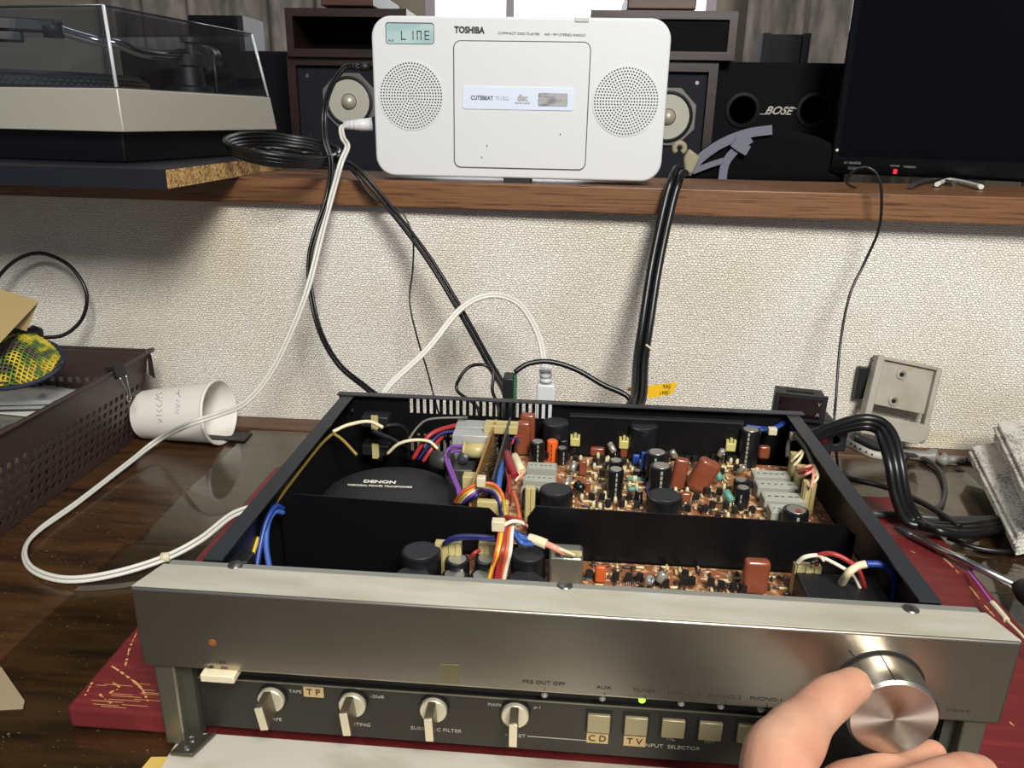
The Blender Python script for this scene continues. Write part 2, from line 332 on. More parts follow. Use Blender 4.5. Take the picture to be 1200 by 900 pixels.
# ================================================================== BACK ROOM
m_dwood = woodmat('dark_cabinet_wood', (34, 19, 16), (46, 25, 20), (22, 12, 10), (6, 6, 60), .4)
m_baffle = mat('speaker_baffle', (25, 27, 34), .7, spec=.2)
m_cone = mat('white_cone', (176, 174, 160), .55, bump=(300, .2, .0005)); m_surround = mat('cone_surround', (20, 20, 22), .6); m_sframe = mat('speaker_frame', (108, 106, 104), .5, .3)
def curtain(name, xa, xb, z0, z1, Y, amp, n, label, seed):
    rnd = random.Random(seed); b = MB(); N = 90; vs = []; fs = []; rows = 6
    ph = [rnd.uniform(0, 6) for _ in range(4)]
    for th in (0, .004):
        for j in range(rows+1):
            for i in range(N+1):
                u = i/N; x = xa+(xb-xa)*u; z = z0+(z1-z0)*j/rows
                y = Y+amp*(math.sin(u*n*6.283+ph[0]+.25*math.sin(z*2+ph[1]))+.4*math.sin(u*n*1.7*6.283+ph[2]))+th
                vs.append((x, y, z))
    W_ = N+1; H_ = (rows+1)*W_
    for k in (0, H_):
        for j in range(rows):
            for i in range(N): fs.append((k+j*W_+i, k+j*W_+i+1, k+(j+1)*W_+i+1, k+(j+1)*W_+i))
    b.add(vs, fs, 0, True)
    return tag(b.obj(name, m_curt, auto=False), label, 'curtain', 'patterned grey curtains')
m_curt = mat('curtain_fabric', (112, 107, 102), .9, noise=((150, 142, 134), (26, 26, 9), .42, .62))
curtain('curtain', -1.15, -.30, -.6, 1.6, 1.95, .03, 7, 'grey patterned curtain hanging behind the turntable', 3)
curtain('curtain', .66, 1.35, -.6, 1.6, 1.95, .03, 6, 'grey patterned curtain hanging behind the television', 5)
def speaker(label, xa, xb, z1, Y, cx, cz, group='wooden bookshelf speakers behind the ledge'):
    s = thing('speaker', label, 'speaker', ((xa+xb)/2, Y+.1, LZ-.14), group)
    b = MB(); z0 = LZ-.14; t_ = .014
    b.box((xa, Y, z0), (xa+t_, Y+.2, z1)); b.box((xb-t_, Y, z0), (xb, Y+.2, z1)); b.box((xa+t_, Y, z1-t_), (xb-t_, Y+.2, z1)); b.box((xa+t_, Y, z0), (xb-t_, Y+.2, z0+t_)); b.box((xa+t_, Y+.18, z0+t_), (xb-t_, Y+.2, z1-t_))
    b.obj('cabinet', m_dwood, s)
    box('baffle', (xa+t_, Y+.010, z0+t_), (xb-t_, Y+.02, z1-t_), m_baffle, s)
    R_ = .043; mt = frame((cx, Y+.010, cz), (1, 0, 0), (0, -1, 0))
    b = MB()
    pts = []
    for k in range(8):
        a = math.pi/8+k*math.pi/4; rr = R_*1.12; pts.append(mt @ V((rr*math.cos(a), rr*math.sin(a), 0)))
    b.quadprism(pts, (0, -.004, 0)); wf = b.obj('woofer_frame', m_sframe, s, bevel=.001)
    MB().lathe([(R_*.93, .004), (R_*.93, .0055), (R_*.86, .007), (R_*.80, .005)], mt, 32).obj('surround', m_surround, wf)
    MB().lathe([(R_*.80, .0052), (R_*.5, .0045), (R_*.3, .0052)], mt, 32).obj('cone', m_cone, wf)
    MB().lathe([(R_*.28, .005), (R_*.26, .010), (R_*.17, .014), (R_*.05, .0155)], mt, 24).obj('dust_cap', mat('dust_cap', (196, 190, 170), .35, .4), wf)
    for x in (xa+.03, xb-.03):
        for z in (z1-.03, cz-.055): MB().lathe([(.003, 0), (.003, .002)], frame((x, Y+.010, z), (1, 0, 0), (0, -1, 0)), 10).obj('screw', m_steel, s)
    return s
SY = 1.0
pl = PY(408, 119, SY); pr = PY(783, 137, SY)
speaker('wooden speaker with white cone standing left behind the radio', PY(338, 100, SY).x, -.058, PY(400, 66, SY).z, SY, pl.x, pl.z)
speaker('wooden speaker with white cone standing right behind the radio', .235, PY(840, 100, SY).x, PY(820, 73, SY).z, SY, pr.x, pr.z)
def cabinet(label, x0p, x1, y0p, y1p, Y, xe=None, recess=True):
    a = PY(x0p, y0p, Y); c2 = PY(x0p, y1p, Y); t_ = .012
    s = thing('wooden_box', label, 'box', (a.x, Y+.1, c2.z), 'dark wooden boxes stacked on the speakers')
    xa, xb = sorted((a.x, x1)); z0, z1 = c2.z, a.z
    b = MB(); b.box((xa, Y, z0), (xa+t_, Y+.22, z1)); b.box((xb-t_, Y, z0), (xb, Y+.22, z1)); b.box((xa+t_, Y, z1-t_), (xb-t_, Y+.22, z1)); b.box((xa+t_, Y, z0), (xb-t_, Y+.22, z0+t_)); b.obj('shell', m_dwood, s)
    box('front_panel', (xa+t_, Y+(.10 if recess else .006), z0+t_), (xb-t_, Y+(.11 if recess else .016), z1-t_), mat('dark_grille', (9, 8, 11), .8, spec=.15), s)
    return s
cabinet('dark wooden open box stacked on the left speaker', 333, -.05, 9, 66, SY-.01)
cabinet('dark wooden box with closed front stacked on the right speaker', 866, .24, 13, 71, SY-.01, recess=False)
for lab, xa, xb, ya, yb in (('brown board laid on the left open box', 376, 436, -14, 7.5, ), ('brown board laid on the right closed box', 735, 818, -14, 11.5)):
    p0 = PY(xa, yb, SY); p1 = PY(xb, ya, SY); tag(box('wooden_board', (p0.x, SY, p0.z+.001), (p1.x, SY+.2, p1.z), woodmat('board_wood', (66, 38, 26), (80, 48, 34), (40, 22, 16), (4, 40, 60)), bevel=.002), lab, 'board', 'boards on top of the wooden boxes')
p0 = PY(306, 205, 1.15); p1 = PY(337, 60, 1.15); tag(box('speaker_box', (p0.x-.25, 1.15, -.90), (p1.x+.05, 1.4, p1.z), mat('navy_box', (10, 11, 17), .7, spec=.15), bevel=.004), 'tall plain dark box standing left of the wooden speakers', 'box')
t = thing('small_speaker', 'small black box with grey posts seen above the dust cover', 'speaker', PY(250, 60, 1.2)); p0 = PY(222, 46, 1.2); p1 = PY(284, 18, 1.2); zb_ = PY(337, 60, 1.15).z
box('body', (p0.x, 1.2, zb_), (p1.x-.012, 1.3, p1.z), mat('dark_body', (10, 10, 12), .7, spec=.15), t, bevel=.003); box('post', (p1.x-.011, 1.2, zb_), (p1.x, 1.3, p1.z), m_rub, t)
# long black speaker with two round ports and raised logo
BY = 1.02
bs = thing('black_speaker', 'wide black speaker with two round ports and raised white logo', 'speaker', PY(910, 205, BY))
p0 = PY(841, 72, BY); p1 = PY(1010, 77, BY)
box('body', (p0.x, BY, LZ-.14), (p1.x, BY+.2, p0.z), mat('black_grille', (9, 10, 14), .8, spec=.15, bump=(900, .4, .0006)), bs, bevel=.004)
for px, py in ((870, 129), (953, 129)):
    c0 = PY(px, py, BY); MB().lathe([(.026, 0), (.027, .003), (.022, .004), (.018, -.004), (.008, -.008)], frame(c0, (1, 0, 0), (0, -1, 0)), 28).obj('port', mat('port_black', (16, 15, 16), .6, spec=.2), bs)
lg = text('logo', 'BOSE', .017, PY(911, 130, BY)-V((0, .002, 0)), (1, 0, -.01), (0, 0, 1), mat('logo_silver', (170, 166, 160), .4, .5), bs, bold=.02, ext=.001, sx=1.05, shear=.45)
# shear via slanted bars above and below
for (xa, xb, y_) in ((890, 902, 133.6), (918, 933, 127.0)):
    a = PY(xa, y_, BY); c2 = PY(xb, y_, BY); box('logo_bar', (a.x, BY-.003, a.z-.0006), (c2.x, BY-.001, a.z+.0006), lg.data.materials[0], bs)
t = thing('photo_frame', 'small black framed stand on top of the wide black speaker', 'stand', PY(920, 72, BY+.05)); p0 = PY(891, 72, BY+.05); p1 = PY(951, 39, BY+.05)
m_post = mat('post_dark', (30, 30, 33), .7, spec=.2); box('post', (p0.x, BY+.05, p0.z-.004), (p0.x+.012, BY+.1, p1.z), m_post, t); box('post', (p1.x-.012, BY+.05, p0.z-.004), (p1.x, BY+.1, p1.z), m_post, t)
box('panel', (p0.x+.012, BY+.06, p0.z-.004), (p1.x-.012, BY+.09, p1.z-.001), mat('stand_panel', (9, 10, 12), .6, spec=.2), t)
# dark bag with pale straps
t = thing('bag', 'dark grey bag with pale grey seams leaning behind the ledge', 'bag', (.52, .86, LZ-.1))
prof = [(800, 206), (815, 190), (838, 172), (860, 160), (882, 153), (905, 151), (930, 153), (960, 160), (985, 172), (990, 215), (800, 215)]
b = MB(); q = [PY(x, y, .86) for x, y in prof]; b.quadprism(q, (0, .08, 0)); b.obj('body', mat('bag_fabric', (14, 14, 17), .95, spec=.1, bump=(500, .3, .001)), t, bevel=.012, seg=3)
m_strap = mat('bag_seam', (112, 114, 128), .85, bump=(600, .3, .0008))
def strip(name, pts, wd, m, parent, th=.003, Y=.852):
    sp = spline([PY(x, y, Y) for x, y in pts], 6); b = MB()
    L, R_ = [], []
    for i, p in enumerate(sp):
        d = (sp[min(i+1, len(sp)-1)]-sp[max(i-1, 0)]).normalized(); n_ = V((-d.z, 0, d.x))*wd; L.append(p+n_); R_.append(p-n_)
    for i in range(len(sp)-1): b.quadprism([L[i], L[i+1], R_[i+1], R_[i]], (0, th, 0))
    return b.obj(name, m, parent)
strip('strap', [(805, 203), (825, 182), (850, 166), (878, 156), (905, 152)], .0065, m_strap, t); strip('strap', [(812, 201), (830, 194), (848, 188)], .004, m_strap, t, Y=.850)
strip('strap', [(846, 214), (850, 192), (862, 176), (880, 162)], .006, m_strap, t, Y=.851); strip('buckle', [(860, 166), (868, 172), (877, 177)], .007, m_strap, t, th=.006, Y=.846)
t = thing('plastic_hook', 'beige plastic hook piece standing on ledge beside the radio', 'hook', PY(805, 203, .80)); m_ivory = mat('ivory_plastic', (150, 142, 116), .5)
b = MB(); b.quadprism([PY(x, y, .80) for x, y in ((803, 204), (801, 186), (808, 174), (821, 184), (812, 204))], (0, .015, 0)); b.obj('stem', m_ivory, t, bevel=.003)
h0 = PY(797, 174, .80); MB().tube([h0+V((math.cos(a)*.007, .007, math.sin(a)*.007)) for a in [i*.42-1.0 for i in range(13)]], .004, 8).obj('hook', m_ivory, t)
# television
TA = V((.585, .862, LZ+.006)); TD = V((.90, -.44, 0)).normalized(); TN = V((TD.y, -TD.x, 0)); TN = TN if TN.y < 0 else -TN
def TP(u, v, n_=0): return TA+TD*u+V((0, 0, v))+TN*n_
def tvbox(name, u0, u1, v0, v1, n0, n1, m, par_=None, bevel=0):
    b = MB(); b.quadprism([TP(u0, v0, n0), TP(u1, v0, n0), TP(u1, v1, n0), TP(u0, v1, n0)], TN*(n1-n0)); return b.obj(name, m, par_, bevel=bevel)
tv = thing('television', 'black glossy television screen standing behind the ledge at right', 'television', TP(.35, 0, -.02)); m_gloss = mat('piano_black', (5, 5, 7), .14, spec=.4); m_scrn = mat('dark_screen', (3, 3, 5), .14, spec=.25)
def tvpix(x, y):
    d = ray(x, y); k = (TA-CAM).dot(TN)/d.dot(TN); p = CAM+d*k; return (p-TA).dot(TD), p.z-TA.z
u0, v0 = tvpix(970, 203); uL = u0; u1, v1 = tvpix(1000, 176)
tvbox('frame', uL, uL+.75, v0, v0+.46, -.045, 0, m_gloss, tv, bevel=.004)
vb = tvpix(1100, 187)[1]
tvbox('screen', tvpix(992, 120)[0], uL+.72, vb, v0+.43, 0.0002, .0008, m_scrn, tv)
m_led = mat('red_led', (255, 30, 40), .3, emit=((255, 24, 36), 3)); u, v = tvpix(1049, 201)
tvbox('power_light', u-.0022, u+.0022, v-.003, v+.003, 0, .001, m_led, tv)
for s_, px, py, sz in (('POWER', 1049, 194.5, .0034), ('TIMER/REC', 1066, 195.8, .0034), ('LC SENSOR', 999, 191, .0044)):
    u, v = tvpix(px, py); text('lettering', s_, sz, TP(u, v, .0006), TD, (0, 0, 1), m_printg, tv)
u, v = tvpix(999, 197); tvbox('sensor', u-.006, u+.006, v-.002, v+.002, 0, .0006, mat('sensor_grey', (60, 60, 62), .4), tv)
u, v = tvpix(981, 176); MB().lathe([(.0022, 0), (.0016, .002)], frame(TP(u, v, 0), TD, TN), 10).obj('marker', m_print, tv)
tvbox('foot', .25, .5, -.014, v0, -.08, .04, m_gloss, tv)
for lab, pts, m_ in (('white cable loop lying under the television', [(1098, 214), (1112, 209), (1130, 212), (1150, 217)], m_whitew), ('grey cable crossing under the television foot', [(1068, 216), (1080, 211), (1098, 209), (1118, 213)], m_cordg)):
    tag(cable('cable', [PZ(x, y+2, LZ+.004) for x, y in pts], .0028, m_), lab, 'cable')
# ================================================================== RADIO
RY = .541
rd = thing('radio', 'white portable CD radio with round speaker grilles standing on wooden ledge', 'radio', (.161, RY+.03, LZ))
def roundrect(x0, x1, z0, z1, r, n=8):
    pts = []
    for cx, cz, a0 in ((x1-r, z1-r, 0), (x0+r, z1-r, 90), (x0+r, z0+r, 180), (x1-r, z0+r, 270)):
        for k in range(n+1): a = math.radians(a0+90*k/n); pts.append((cx+r*math.cos(a), cz+r*math.sin(a)))
    return pts
rx0, rx1, rz0, rz1 = .0045, .3175, .1745, .3365
b = MB(); b.quadprism([(x, RY, z) for x, z in roundrect(rx0, rx1, rz0, rz1, .021)], (0, .052, 0)); b.obj('body', m_white, rd, bevel=.0025, seg=3)
def PR(x, y, off=0): return PY(x, y, RY-off)
m_groove = mat('groove_shadow_gap', (70, 70, 72), .7)
a = PR(531, 47); c2 = PR(686, 200)
b = MB(); o_ = roundrect(a.x, c2.x, c2.z, a.z, .008); i_ = roundrect(a.x+.0009, c2.x-.0009, c2.z+.0009, a.z-.0009, .0072); n = len(o_)
b.add([(x, RY-.0004, z) for x, z in o_]+[(x, RY-.0004, z) for x, z in i_]+[(x, RY+.001, z) for x, z in o_]+[(x, RY+.001, z) for x, z in i_], [(k, (k+1) % n, n+(k+1) % n, n+k) for k in range(n)]+[(k, (k+1) % n, 2*n+(k+1) % n, 2*n+k) for k in range(n)])
lid = MB(); lid.quadprism([(x, RY-.0014, z) for x, z in roundrect(a.x+.001, c2.x-.001, c2.z+.001, a.z-.001, .007)], (0, .002, 0)); lid = lid.obj('disc_lid', m_white, rd, bevel=.0005)
b.obj('seam', m_groove, lid)
m_strip2 = mat('label_strip', (206, 216, 232), .35)
a = PR(542, 101, .0016); c2 = PR(672, 130, .0016)
b = MB(); b.quadprism([(x, RY-.0022, z) for x, z in roundrect(a.x, c2.x, c2.z, a.z, .003)], (0, .0010, 0)); b.obj('label_strip', m_strip2, lid, bevel=.0003)
a = PR(631, 109); c2 = PR(665, 125); b = MB(); b.quadprism([(x, RY-.0025, z) for x, z in roundrect(a.x, c2.x, c2.z, a.z, .0015)], (0, .0006, 0)); b.obj('disc_window', mat('window_tint', (128, 128, 130), .15, noise=((168, 168, 170), (60, 60, 120), .45, .55)), lid)
XR = (1, 0, -.012); ZR = (.012, 0, 1)
def rtext(s, x, y, size, m, par_, off=.0003, bold=0, sx=1): return text('lettering', s, size, PR(x, y)-V((0, off, 0)), XR, ZR, m, par_, bold=bold, sx=sx)
rtext('TOSHIBA', 550, 35.5, .0085, m_printd, rd, bold=.045, sx=.9)
rtext('COMPACT DISC PLAYER', 608, 39.5, .0032, m_printd, rd, sx=1.25); rtext('AM / FM STEREO RADIO', 662, 41, .0032, m_printd, rd, sx=1.25)
rtext('CUTEBEAT', 565, 115, .0058, m_printd, lid, .0024, .02, .85); rtext('TY-CR22', 588.5, 115.5, .0052, m_printg, lid, .0024, 0, .7)
rtext('disc', 612.5, 115, .009, m_printg, lid, .0024, .03, .8); rtext('DIGITAL AUDIO', 612.5, 121, .0022, m_printd, lid, .0024, 0, 1)
# LCD
a = PR(451.5, 26); c2 = PR(509, 52); b = MB(); b.quadprism([(x, RY-.0005, z) for x, z in roundrect(a.x, c2.x, c2.z, a.z, .003)], (0, .0006, 0)); b.obj('display_bezel', m_groove, rd)
b = MB(); b.quadprism([(x, RY-.0009, z) for x, z in roundrect(a.x+.0008, c2.x-.0005, c2.z+.0003, a.z-.0012, .0025)], (0, .0006, 0)); lcd = b.obj('display', mat('lcd', (150, 178, 178), .25, noise=((168, 192, 190), (30, 30, 60), .4, .6)), rd)
b = MB(); SEG = {'L': 'def', 'I': 'bc', 'N': 'abcef', 'E': 'adefg'}
p_ = PR(476.5, 43.5); cw, ch, tk = .0054, .0092, .0014
def seg7(ch_, x, z):
    W2, H = cw/2, ch/2
    R_ = {'a': (-W2, W2, H-tk, H), 'd': (-W2, W2, -H, -H+tk), 'g': (-W2, W2, -tk/2, tk/2), 'f': (-W2, -W2+tk, 0, H), 'e': (-W2, -W2+tk, -H, 0), 'b': (W2-tk, W2, 0, H), 'c': (W2-tk, W2, -H, 0)}
    for q in SEG[ch_]: r_ = R_[q]; g_ = .00025; b.box((x+r_[0]+g_, RY-.0013, z+r_[2]+g_), (x+r_[1]-g_, RY-.0009, z+r_[3]-g_))
lx = PR(474, 43); 
for k, (ch_, px) in enumerate(zip('LINE', (473, 482, 491.5, 500.5))): q_ = PR(px, 41.5); seg7(ch_, q_.x, q_.z)
b.obj('display_digits', m_printd, lcd); text('lettering', 'AUX', .003, PR(458.5, 47.5)-V((0, .0011, 0)), XR, ZR, m_printd, lcd)
# grilles
for px, py in ((482, 112.5), (733.5, 119)):
    c0 = PR(px, py); b = MB(); b.lathe([(.0352, 0), (.0352, .0006)], frame(c0-V((0, .0001, 0)), (1, 0, 0), (0, -1, 0)), 48); gr = b.obj('speaker_grille', m_white, rd)
    b = MB()
    for ring in range(0, 12):
        R_ = ring*.00298; nn = 1 if ring == 0 else int(ring*6)
        for k in range(nn):
            an = 2*math.pi*k/nn; x = c0.x+R_*math.cos(an); z = c0.z+R_*math.sin(an); b.quadprism([(x+.00088*math.cos(i*1.0472), RY-.0009, z+.00088*math.sin(i*1.0472)) for i in range(6)], (0, .0004, 0))
    o_ = b.obj('grille_holes', mat('hole_black', (16, 15, 15), .8), gr, auto=False); o_['kind'] = 'stuff'
a = PR(674, 20); c2 = PR(690, 26); box('lid_latch', (a.x, RY-.0012, c2.z), (c2.x, RY+.004, a.z), mat('latch_grey', (186, 188, 186), .4), rd, bevel=.0006)
a = PR(590, 206); c2 = PR(621, 213); box('stand_foot', (a.x, RY-.001, LZ), (c2.x, RY+.05, rz0+.001), m_rub, rd)
b = MB(); 
for x, y in ((570.5, 171), (564.5, 184.5), (656.5, 157.5)): q_ = PR(x, y, .0014); b.box(q_-V((.0005, .0002, .0009)), q_+V((.0005, 0, .0009)))
b.obj('scuff', m_printd, lid)['kind'] = 'stuff'

# ================================================================== SHELF BOARD, TURNTABLE
def chipboard():
    m = mat('chipboard', (186, 150, 92), .8); n, l, b = nodes(m); tc = n.new('ShaderNodeTexCoord')
    vo = n.new('ShaderNodeTexVoronoi'); vo.inputs['Scale'].default_value = 420; l.new(tc.outputs['Object'], vo.inputs[0])
    r = ramp(n, [(.1, (110, 76, 38)), (.5, (182, 142, 84)), (.9, (214, 180, 120))]); l.new(vo.outputs['Color'], r.inputs[0]); l.new(r.outputs[0], b.inputs['Base Color'])
    bp = n.new('ShaderNodeBump'); bp.inputs['Strength'].default_value = .6; bp.inputs['Distance'].default_value = .001; l.new(vo.outputs['Distance'], bp.inputs['Height']); l.new(bp.outputs[0], b.inputs['Normal']); return m
sb = thing('shelf_board', 'black laminated chipboard shelf with raw end under the turntable', 'shelf', (-.45, .55, LZ))
b = MB(); BT = LZ+.0175; F0 = V((-.146, .366, LZ)); F1 = V((-.80, .37, LZ)); R0 = V((-.1505, .665, LZ)); R1 = V((-.80, .67, LZ))
b.quadprism([F0, R0, R1, F1], (0, 0, BT-LZ)); b.obj('board', mat('black_laminate', (15, 18, 27), .5, bump=(500, .15, .0004)), sb)
b = MB(); b.quadprism([F0+V((0, 0, .0006)), R0+V((0, 0, .0006)), R0+V((.0012, 0, .0006)), F0+V((.0012, 0, .0006))], (0, 0, BT-LZ-.0012)); b.obj('raw_end', chipboard(), sb)
TO = V((-.212, .42, 0)); vv = V((.165, .986, 0)).normalized(); uu = V((-vv.y, vv.x, 0))
def TT(u, v, z): return TO+uu*u+vv*v+V((0, 0, z))
tt = thing('turntable', 'silver record turntable with smoked dust cover on black shelf board', 'turntable', TT(.2, .17, BT))
def ring(b, rects, mi=0):   # rects: list of (inset, z) lofted rectangular prism
    vs = []
    for ins, z in rects: vs += [TT(ins, ins, z), TT(TWd-ins, ins, z), TT(TWd-ins, TDp-ins, z), TT(ins, TDp-ins, z)]
    fs = [(3, 2, 1, 0)]; k = len(rects)
    for i in range(k-1):
        for j in range(4): fs.append((4*i+j, 4*i+(j+1) % 4, 4*i+4+(j+1) % 4, 4*i+4+j))
    fs.append(tuple(4*(k-1)+j for j in range(4))); return b.add(vs, fs, mi)
TWd, TDp = .43, .285
PB, PT = .2176, .2575
ring(MB(), [(0, PB), (.004, PT)]).obj('plinth', mat('plinth_silver', (176, 172, 158), .45, .35, bump=(900, .3, .0004)), tt, bevel=.0012)
ring(MB(), [(.016, BT), (.01, PB)]).obj('base', mat('base_black', (14, 15, 18), .35), tt, bevel=.002)
m_cov = clear('smoked_cover', (237, 239, 242), .04, .04); m_edge = mat('cover_edge', (196, 200, 204), .12, .0, coat=.6)
CT = .331; ci0, ci1 = .006, .016
def cover_wall(pa, pb, pc, pd, n_): b = MB(); b.quadprism([pa, pb, pc, pd], n_); return b
lo = [TT(ci0, ci0, PT+.001), TT(TWd-ci0, ci0, PT+.001), TT(TWd-ci0, TDp-ci0, PT+.001), TT(ci0, TDp-ci0, PT+.001)]
hi = [TT(ci1, ci1, CT), TT(TWd-ci1, ci1, CT), TT(TWd-ci1, TDp-ci1, CT), TT(ci1, TDp-ci1, CT)]
cv = None
b = MB()
for i in range(4):
    j = (i+1) % 4; nrm = (lo[j]-lo[i]).cross(hi[i]-lo[i]).normalized(); mid = (lo[i]+lo[j])/2-(TT(TWd/2, TDp/2, PT)); nrm = -nrm if nrm.dot(mid) > 0 else nrm
    b.quadprism([lo[i], lo[j], hi[j], hi[i]], nrm*.003)
b.quadprism(hi, (0, 0, -.003)); cv = b.obj('dust_cover', m_cov, tt)
for i in range(4): MB().tube([lo[i], hi[i]], .0017, 8).obj('cover_edge', m_edge, cv)
for i in (0, 1, 3): MB().tube([hi[i], hi[(i+1) % 4]], .0011, 6).obj('cover_rim', mat('cover_rim_dark', (34, 36, 40), .2), cv)
pc = TT(.245, .142, PT); MB().lathe([(.130, .002), (.134, .004), (.134, .013), (.128, .016), (.02, .016)], M.Translation(pc), 64).obj('platter', mat('platter', (36, 36, 38), .4, .5), tt)
pm = MB()
for k in range(120):
    for rw in (0, 1):
        a_ = 2*math.pi*(k+.5*rw)/120; q_ = pc+V((.1342*math.cos(a_), .1342*math.sin(a_), .006+.004*rw)); pm.box(q_-V((.0013, .0013, .0011)), q_+V((.0013, .0013, .0011)))
o_ = pm.obj('strobe_dots', mat('strobe_silver', (120, 120, 118), .3, .8), tt, auto=False); o_['kind'] = 'stuff'
MB().lathe([(.126, 0), (.126, .003), (.01, .004)], M.Translation(pc+V((0, 0, .016))), 48).obj('mat', m_rub, tt)
AY = .54
pv = TT(.062, .20, PT)
MB().lathe([(.026, 0), (.026, .008), (.018, .010), (.016, .03), (.02, .032), (.02, .044), (.012, .05)], M.Translation(pv), 28).obj('arm_base', m_rub, tt)
MB().lathe([(.006, 0), (.006, .016), (.011, .017), (.011, .022)], M.Translation(pv+V((.01, -.01, .04))), 16).obj('arm_lifter', mat('lifter_grey', (70, 70, 74), .4, .4), tt)
hs = PY(66, 34, AY-.06); ae = pv+V((0, 0, .042))
arm = MB().tube(spline([hs, PY(110, 47, AY-.04), PY(140, 52, AY-.03), PY(168, 62, AY), ae], 6), .0052, 10).obj('tonearm', mat('arm_chrome', (150, 150, 150), .15, 1), tt)
h2 = PY(-20, 30, AY-.09); d_ = (h2-hs).normalized()
b = MB(); mt = frame(hs, d_, (0, 0, 1)); b.box((0, -.008, -.004), (.06, .008, .008), 0, mt); b.box((.03, -.007, -.014), (.06, .007, -.004), 0, mt); b.obj('headshell', m_rub, arm, bevel=.002)
MB().tube([hs+d_*.012, hs-d_*.006], .0085, 14).obj('headshell_collar', m_rub, arm)
cw_ = (ae-PY(140, 52, AY-.03)); cw_.z = 0; cw_.normalize(); MB().tube([ae+cw_*.02, ae+cw_*.05], .016, 20).obj('counterweight', mat('counterweight', (60, 60, 64), .3, .6), arm)
MB().tube([TT(.02, .19, PT), TT(.02, .19, PT+.045)], .0016, 8).obj('arm_rest', m_cordg, tt)
# ================================================================== WALL CABLES
FL = .505    # just in front of ledge
bk = lambda z, x=.3: V((x, .33, z))
def C(name, label, pts, r, m, cat='cable', twin=0, tail=()):
    q = [p if isinstance(p, V) else PY(*p) for p in pts]+list(tail); return tag(cable(name, q, r, m, twin=twin), label, cat)
ledge_y = lambda x: .521-.02*x
C('audio_cable', 'thin black twin cable running from radio left side down behind amplifier', [(432, 78, .575), (416, 78, .572), (403, 80, .56), (388, 102, .535), (380, 132, .515), (381, 165, .51), (388, 192, .507), (384, 230, .50), (370, 272, .48), (363, 302, .47), (364, 340, .46), (375, 388, .44), (397, 427, .41), (430, 455, .37)], .0016, m_cord, twin=.0016, tail=[V((.07, .335, -.03)), V((.075, .318, -.05))])
t = thing('audio_plug', 'black strain relief plug in the left side of the radio', 'plug', PY(418, 78, .57)); p0 = PY(434, 78, .572); p1 = PY(408, 79, .566)
MB().tube([p0, p0.lerp(p1, .5)], .0045, 12).obj('plug_body', m_rub, t)
for k in range(3): q_ = p0.lerp(p1, .58+k*.16); MB().tube([q_, q_.lerp(p1, .25)], .0042-.0006*k, 10).obj('ridge', m_rub, t)
wc = [(404, 147, .565), (400, 151, .555), (402, 162, .54), (407, 172, .525), (400, 190, .51), (391, 222, .502), (378, 270, .485), (360, 340, .455), (337, 398, .435), (314, 442, .42), (286, 473, .405), (255, 486, .398), (222, 497, .385)]
q = [PY(*p) for p in wc]+[PZ(x, y, ZD+z) for x, y, z in ((185, 516, .018), (150, 543, .008), (92, 588, .005), (45, 622, .005), (29, 645, .005), (38, 667, .005), (76, 679, .006), (130, 673, .008), (190, 655, .012), (235, 632, .020), (275, 602, .0245))]
q += [V((-.040, .285, -.1015)), V((-.015, .31, -.1015))]
wcord = tag(cable('white_cable', q, .0016, m_whitew, twin=.0017), 'white twin power cord looping from radio over cup onto desk', 'cord')
wcord['category'] = 'cord'
k_ = PZ(195, 653, ZD+.012); MB().tube([k_+V((-.004, -.001, 0)), k_+V((.003, .001, 0))], .0042, 10).obj('cord_clip', m_cream, wcord)
t = thing('power_plug', 'white ribbed power plug in the left side of the radio', 'plug', PY(418, 146, .57)); p0 = PY(436, 146, .572); p1 = PY(403, 147, .566)
MB().tube([p0, p0.lerp(p1, .45), p0.lerp(p1, .55), p1], [.0072, .0068, .0058, .005], 14).obj('plug_body', m_white, t)
for k in range(3): q_ = p0.lerp(p1, .55+k*.15); MB().tube([q_, q_.lerp(p1, .15)], .0062-.0004*k, 12).obj('ridge', m_white, t)
C('white_cable', 'white cord arching over the wall down to a plug behind amplifier', [V((.06, .318, -.05)), V((.062, .33, -.02)), (452, 457, .36), (500, 410, .40), (540, 362, .43), (575, 346, .445), (608, 356, .44), (630, 390, .42), (639, 430, .395)], .0018, m_whitew, twin=.0015)
t = thing('mains_plug', 'white ribbed plug standing behind the amplifier rear edge', 'plug', PY(641, 460, .39)); p0 = PY(639, 428, .394); p1 = PY(641, 470, .39)
MB().tube([p0, p0.lerp(p1, .5)], [.0042, .0056], 12).obj('strain_relief', m_white, t); p2 = p0.lerp(p1, .5); box('plug_body', p2+V((-.009, -.006, -.05)), p2+V((.009, .006, 0)), m_white, t, bevel=.002)
for k in range(3): q_ = p0.lerp(p1, .08+k*.14); MB().tube([q_, q_+V((0, 0, -.0035))], .0062, 12).obj('ridge', m_white, t)
C('black_cable', 'black twin cord slanting from cable coil down to amplifier rear', [(380, 184, .53), (402, 190, .515), (422, 203, .507), (450, 235, .50), (500, 300, .475), (540, 365, .45), (575, 428, .41), (592, 458, .37)], .0021, m_cord, twin=.0021, tail=[V((.172, .335, -.02)), V((.172, .318, -.045))])
C('thin_wire', 'thin black wire hanging in a curve left of the slanting cord', [(405, 193, .52), (418, 207, .508), (440, 234, .502), (468, 246, .50), (483, 275, .495), (484, 312, .49), (480, 352, .48), (488, 392, .46), (500, 432, .43), (508, 462, .40)], .0010, m_cord, 'wire', tail=[V((.11, .40, -.11))])
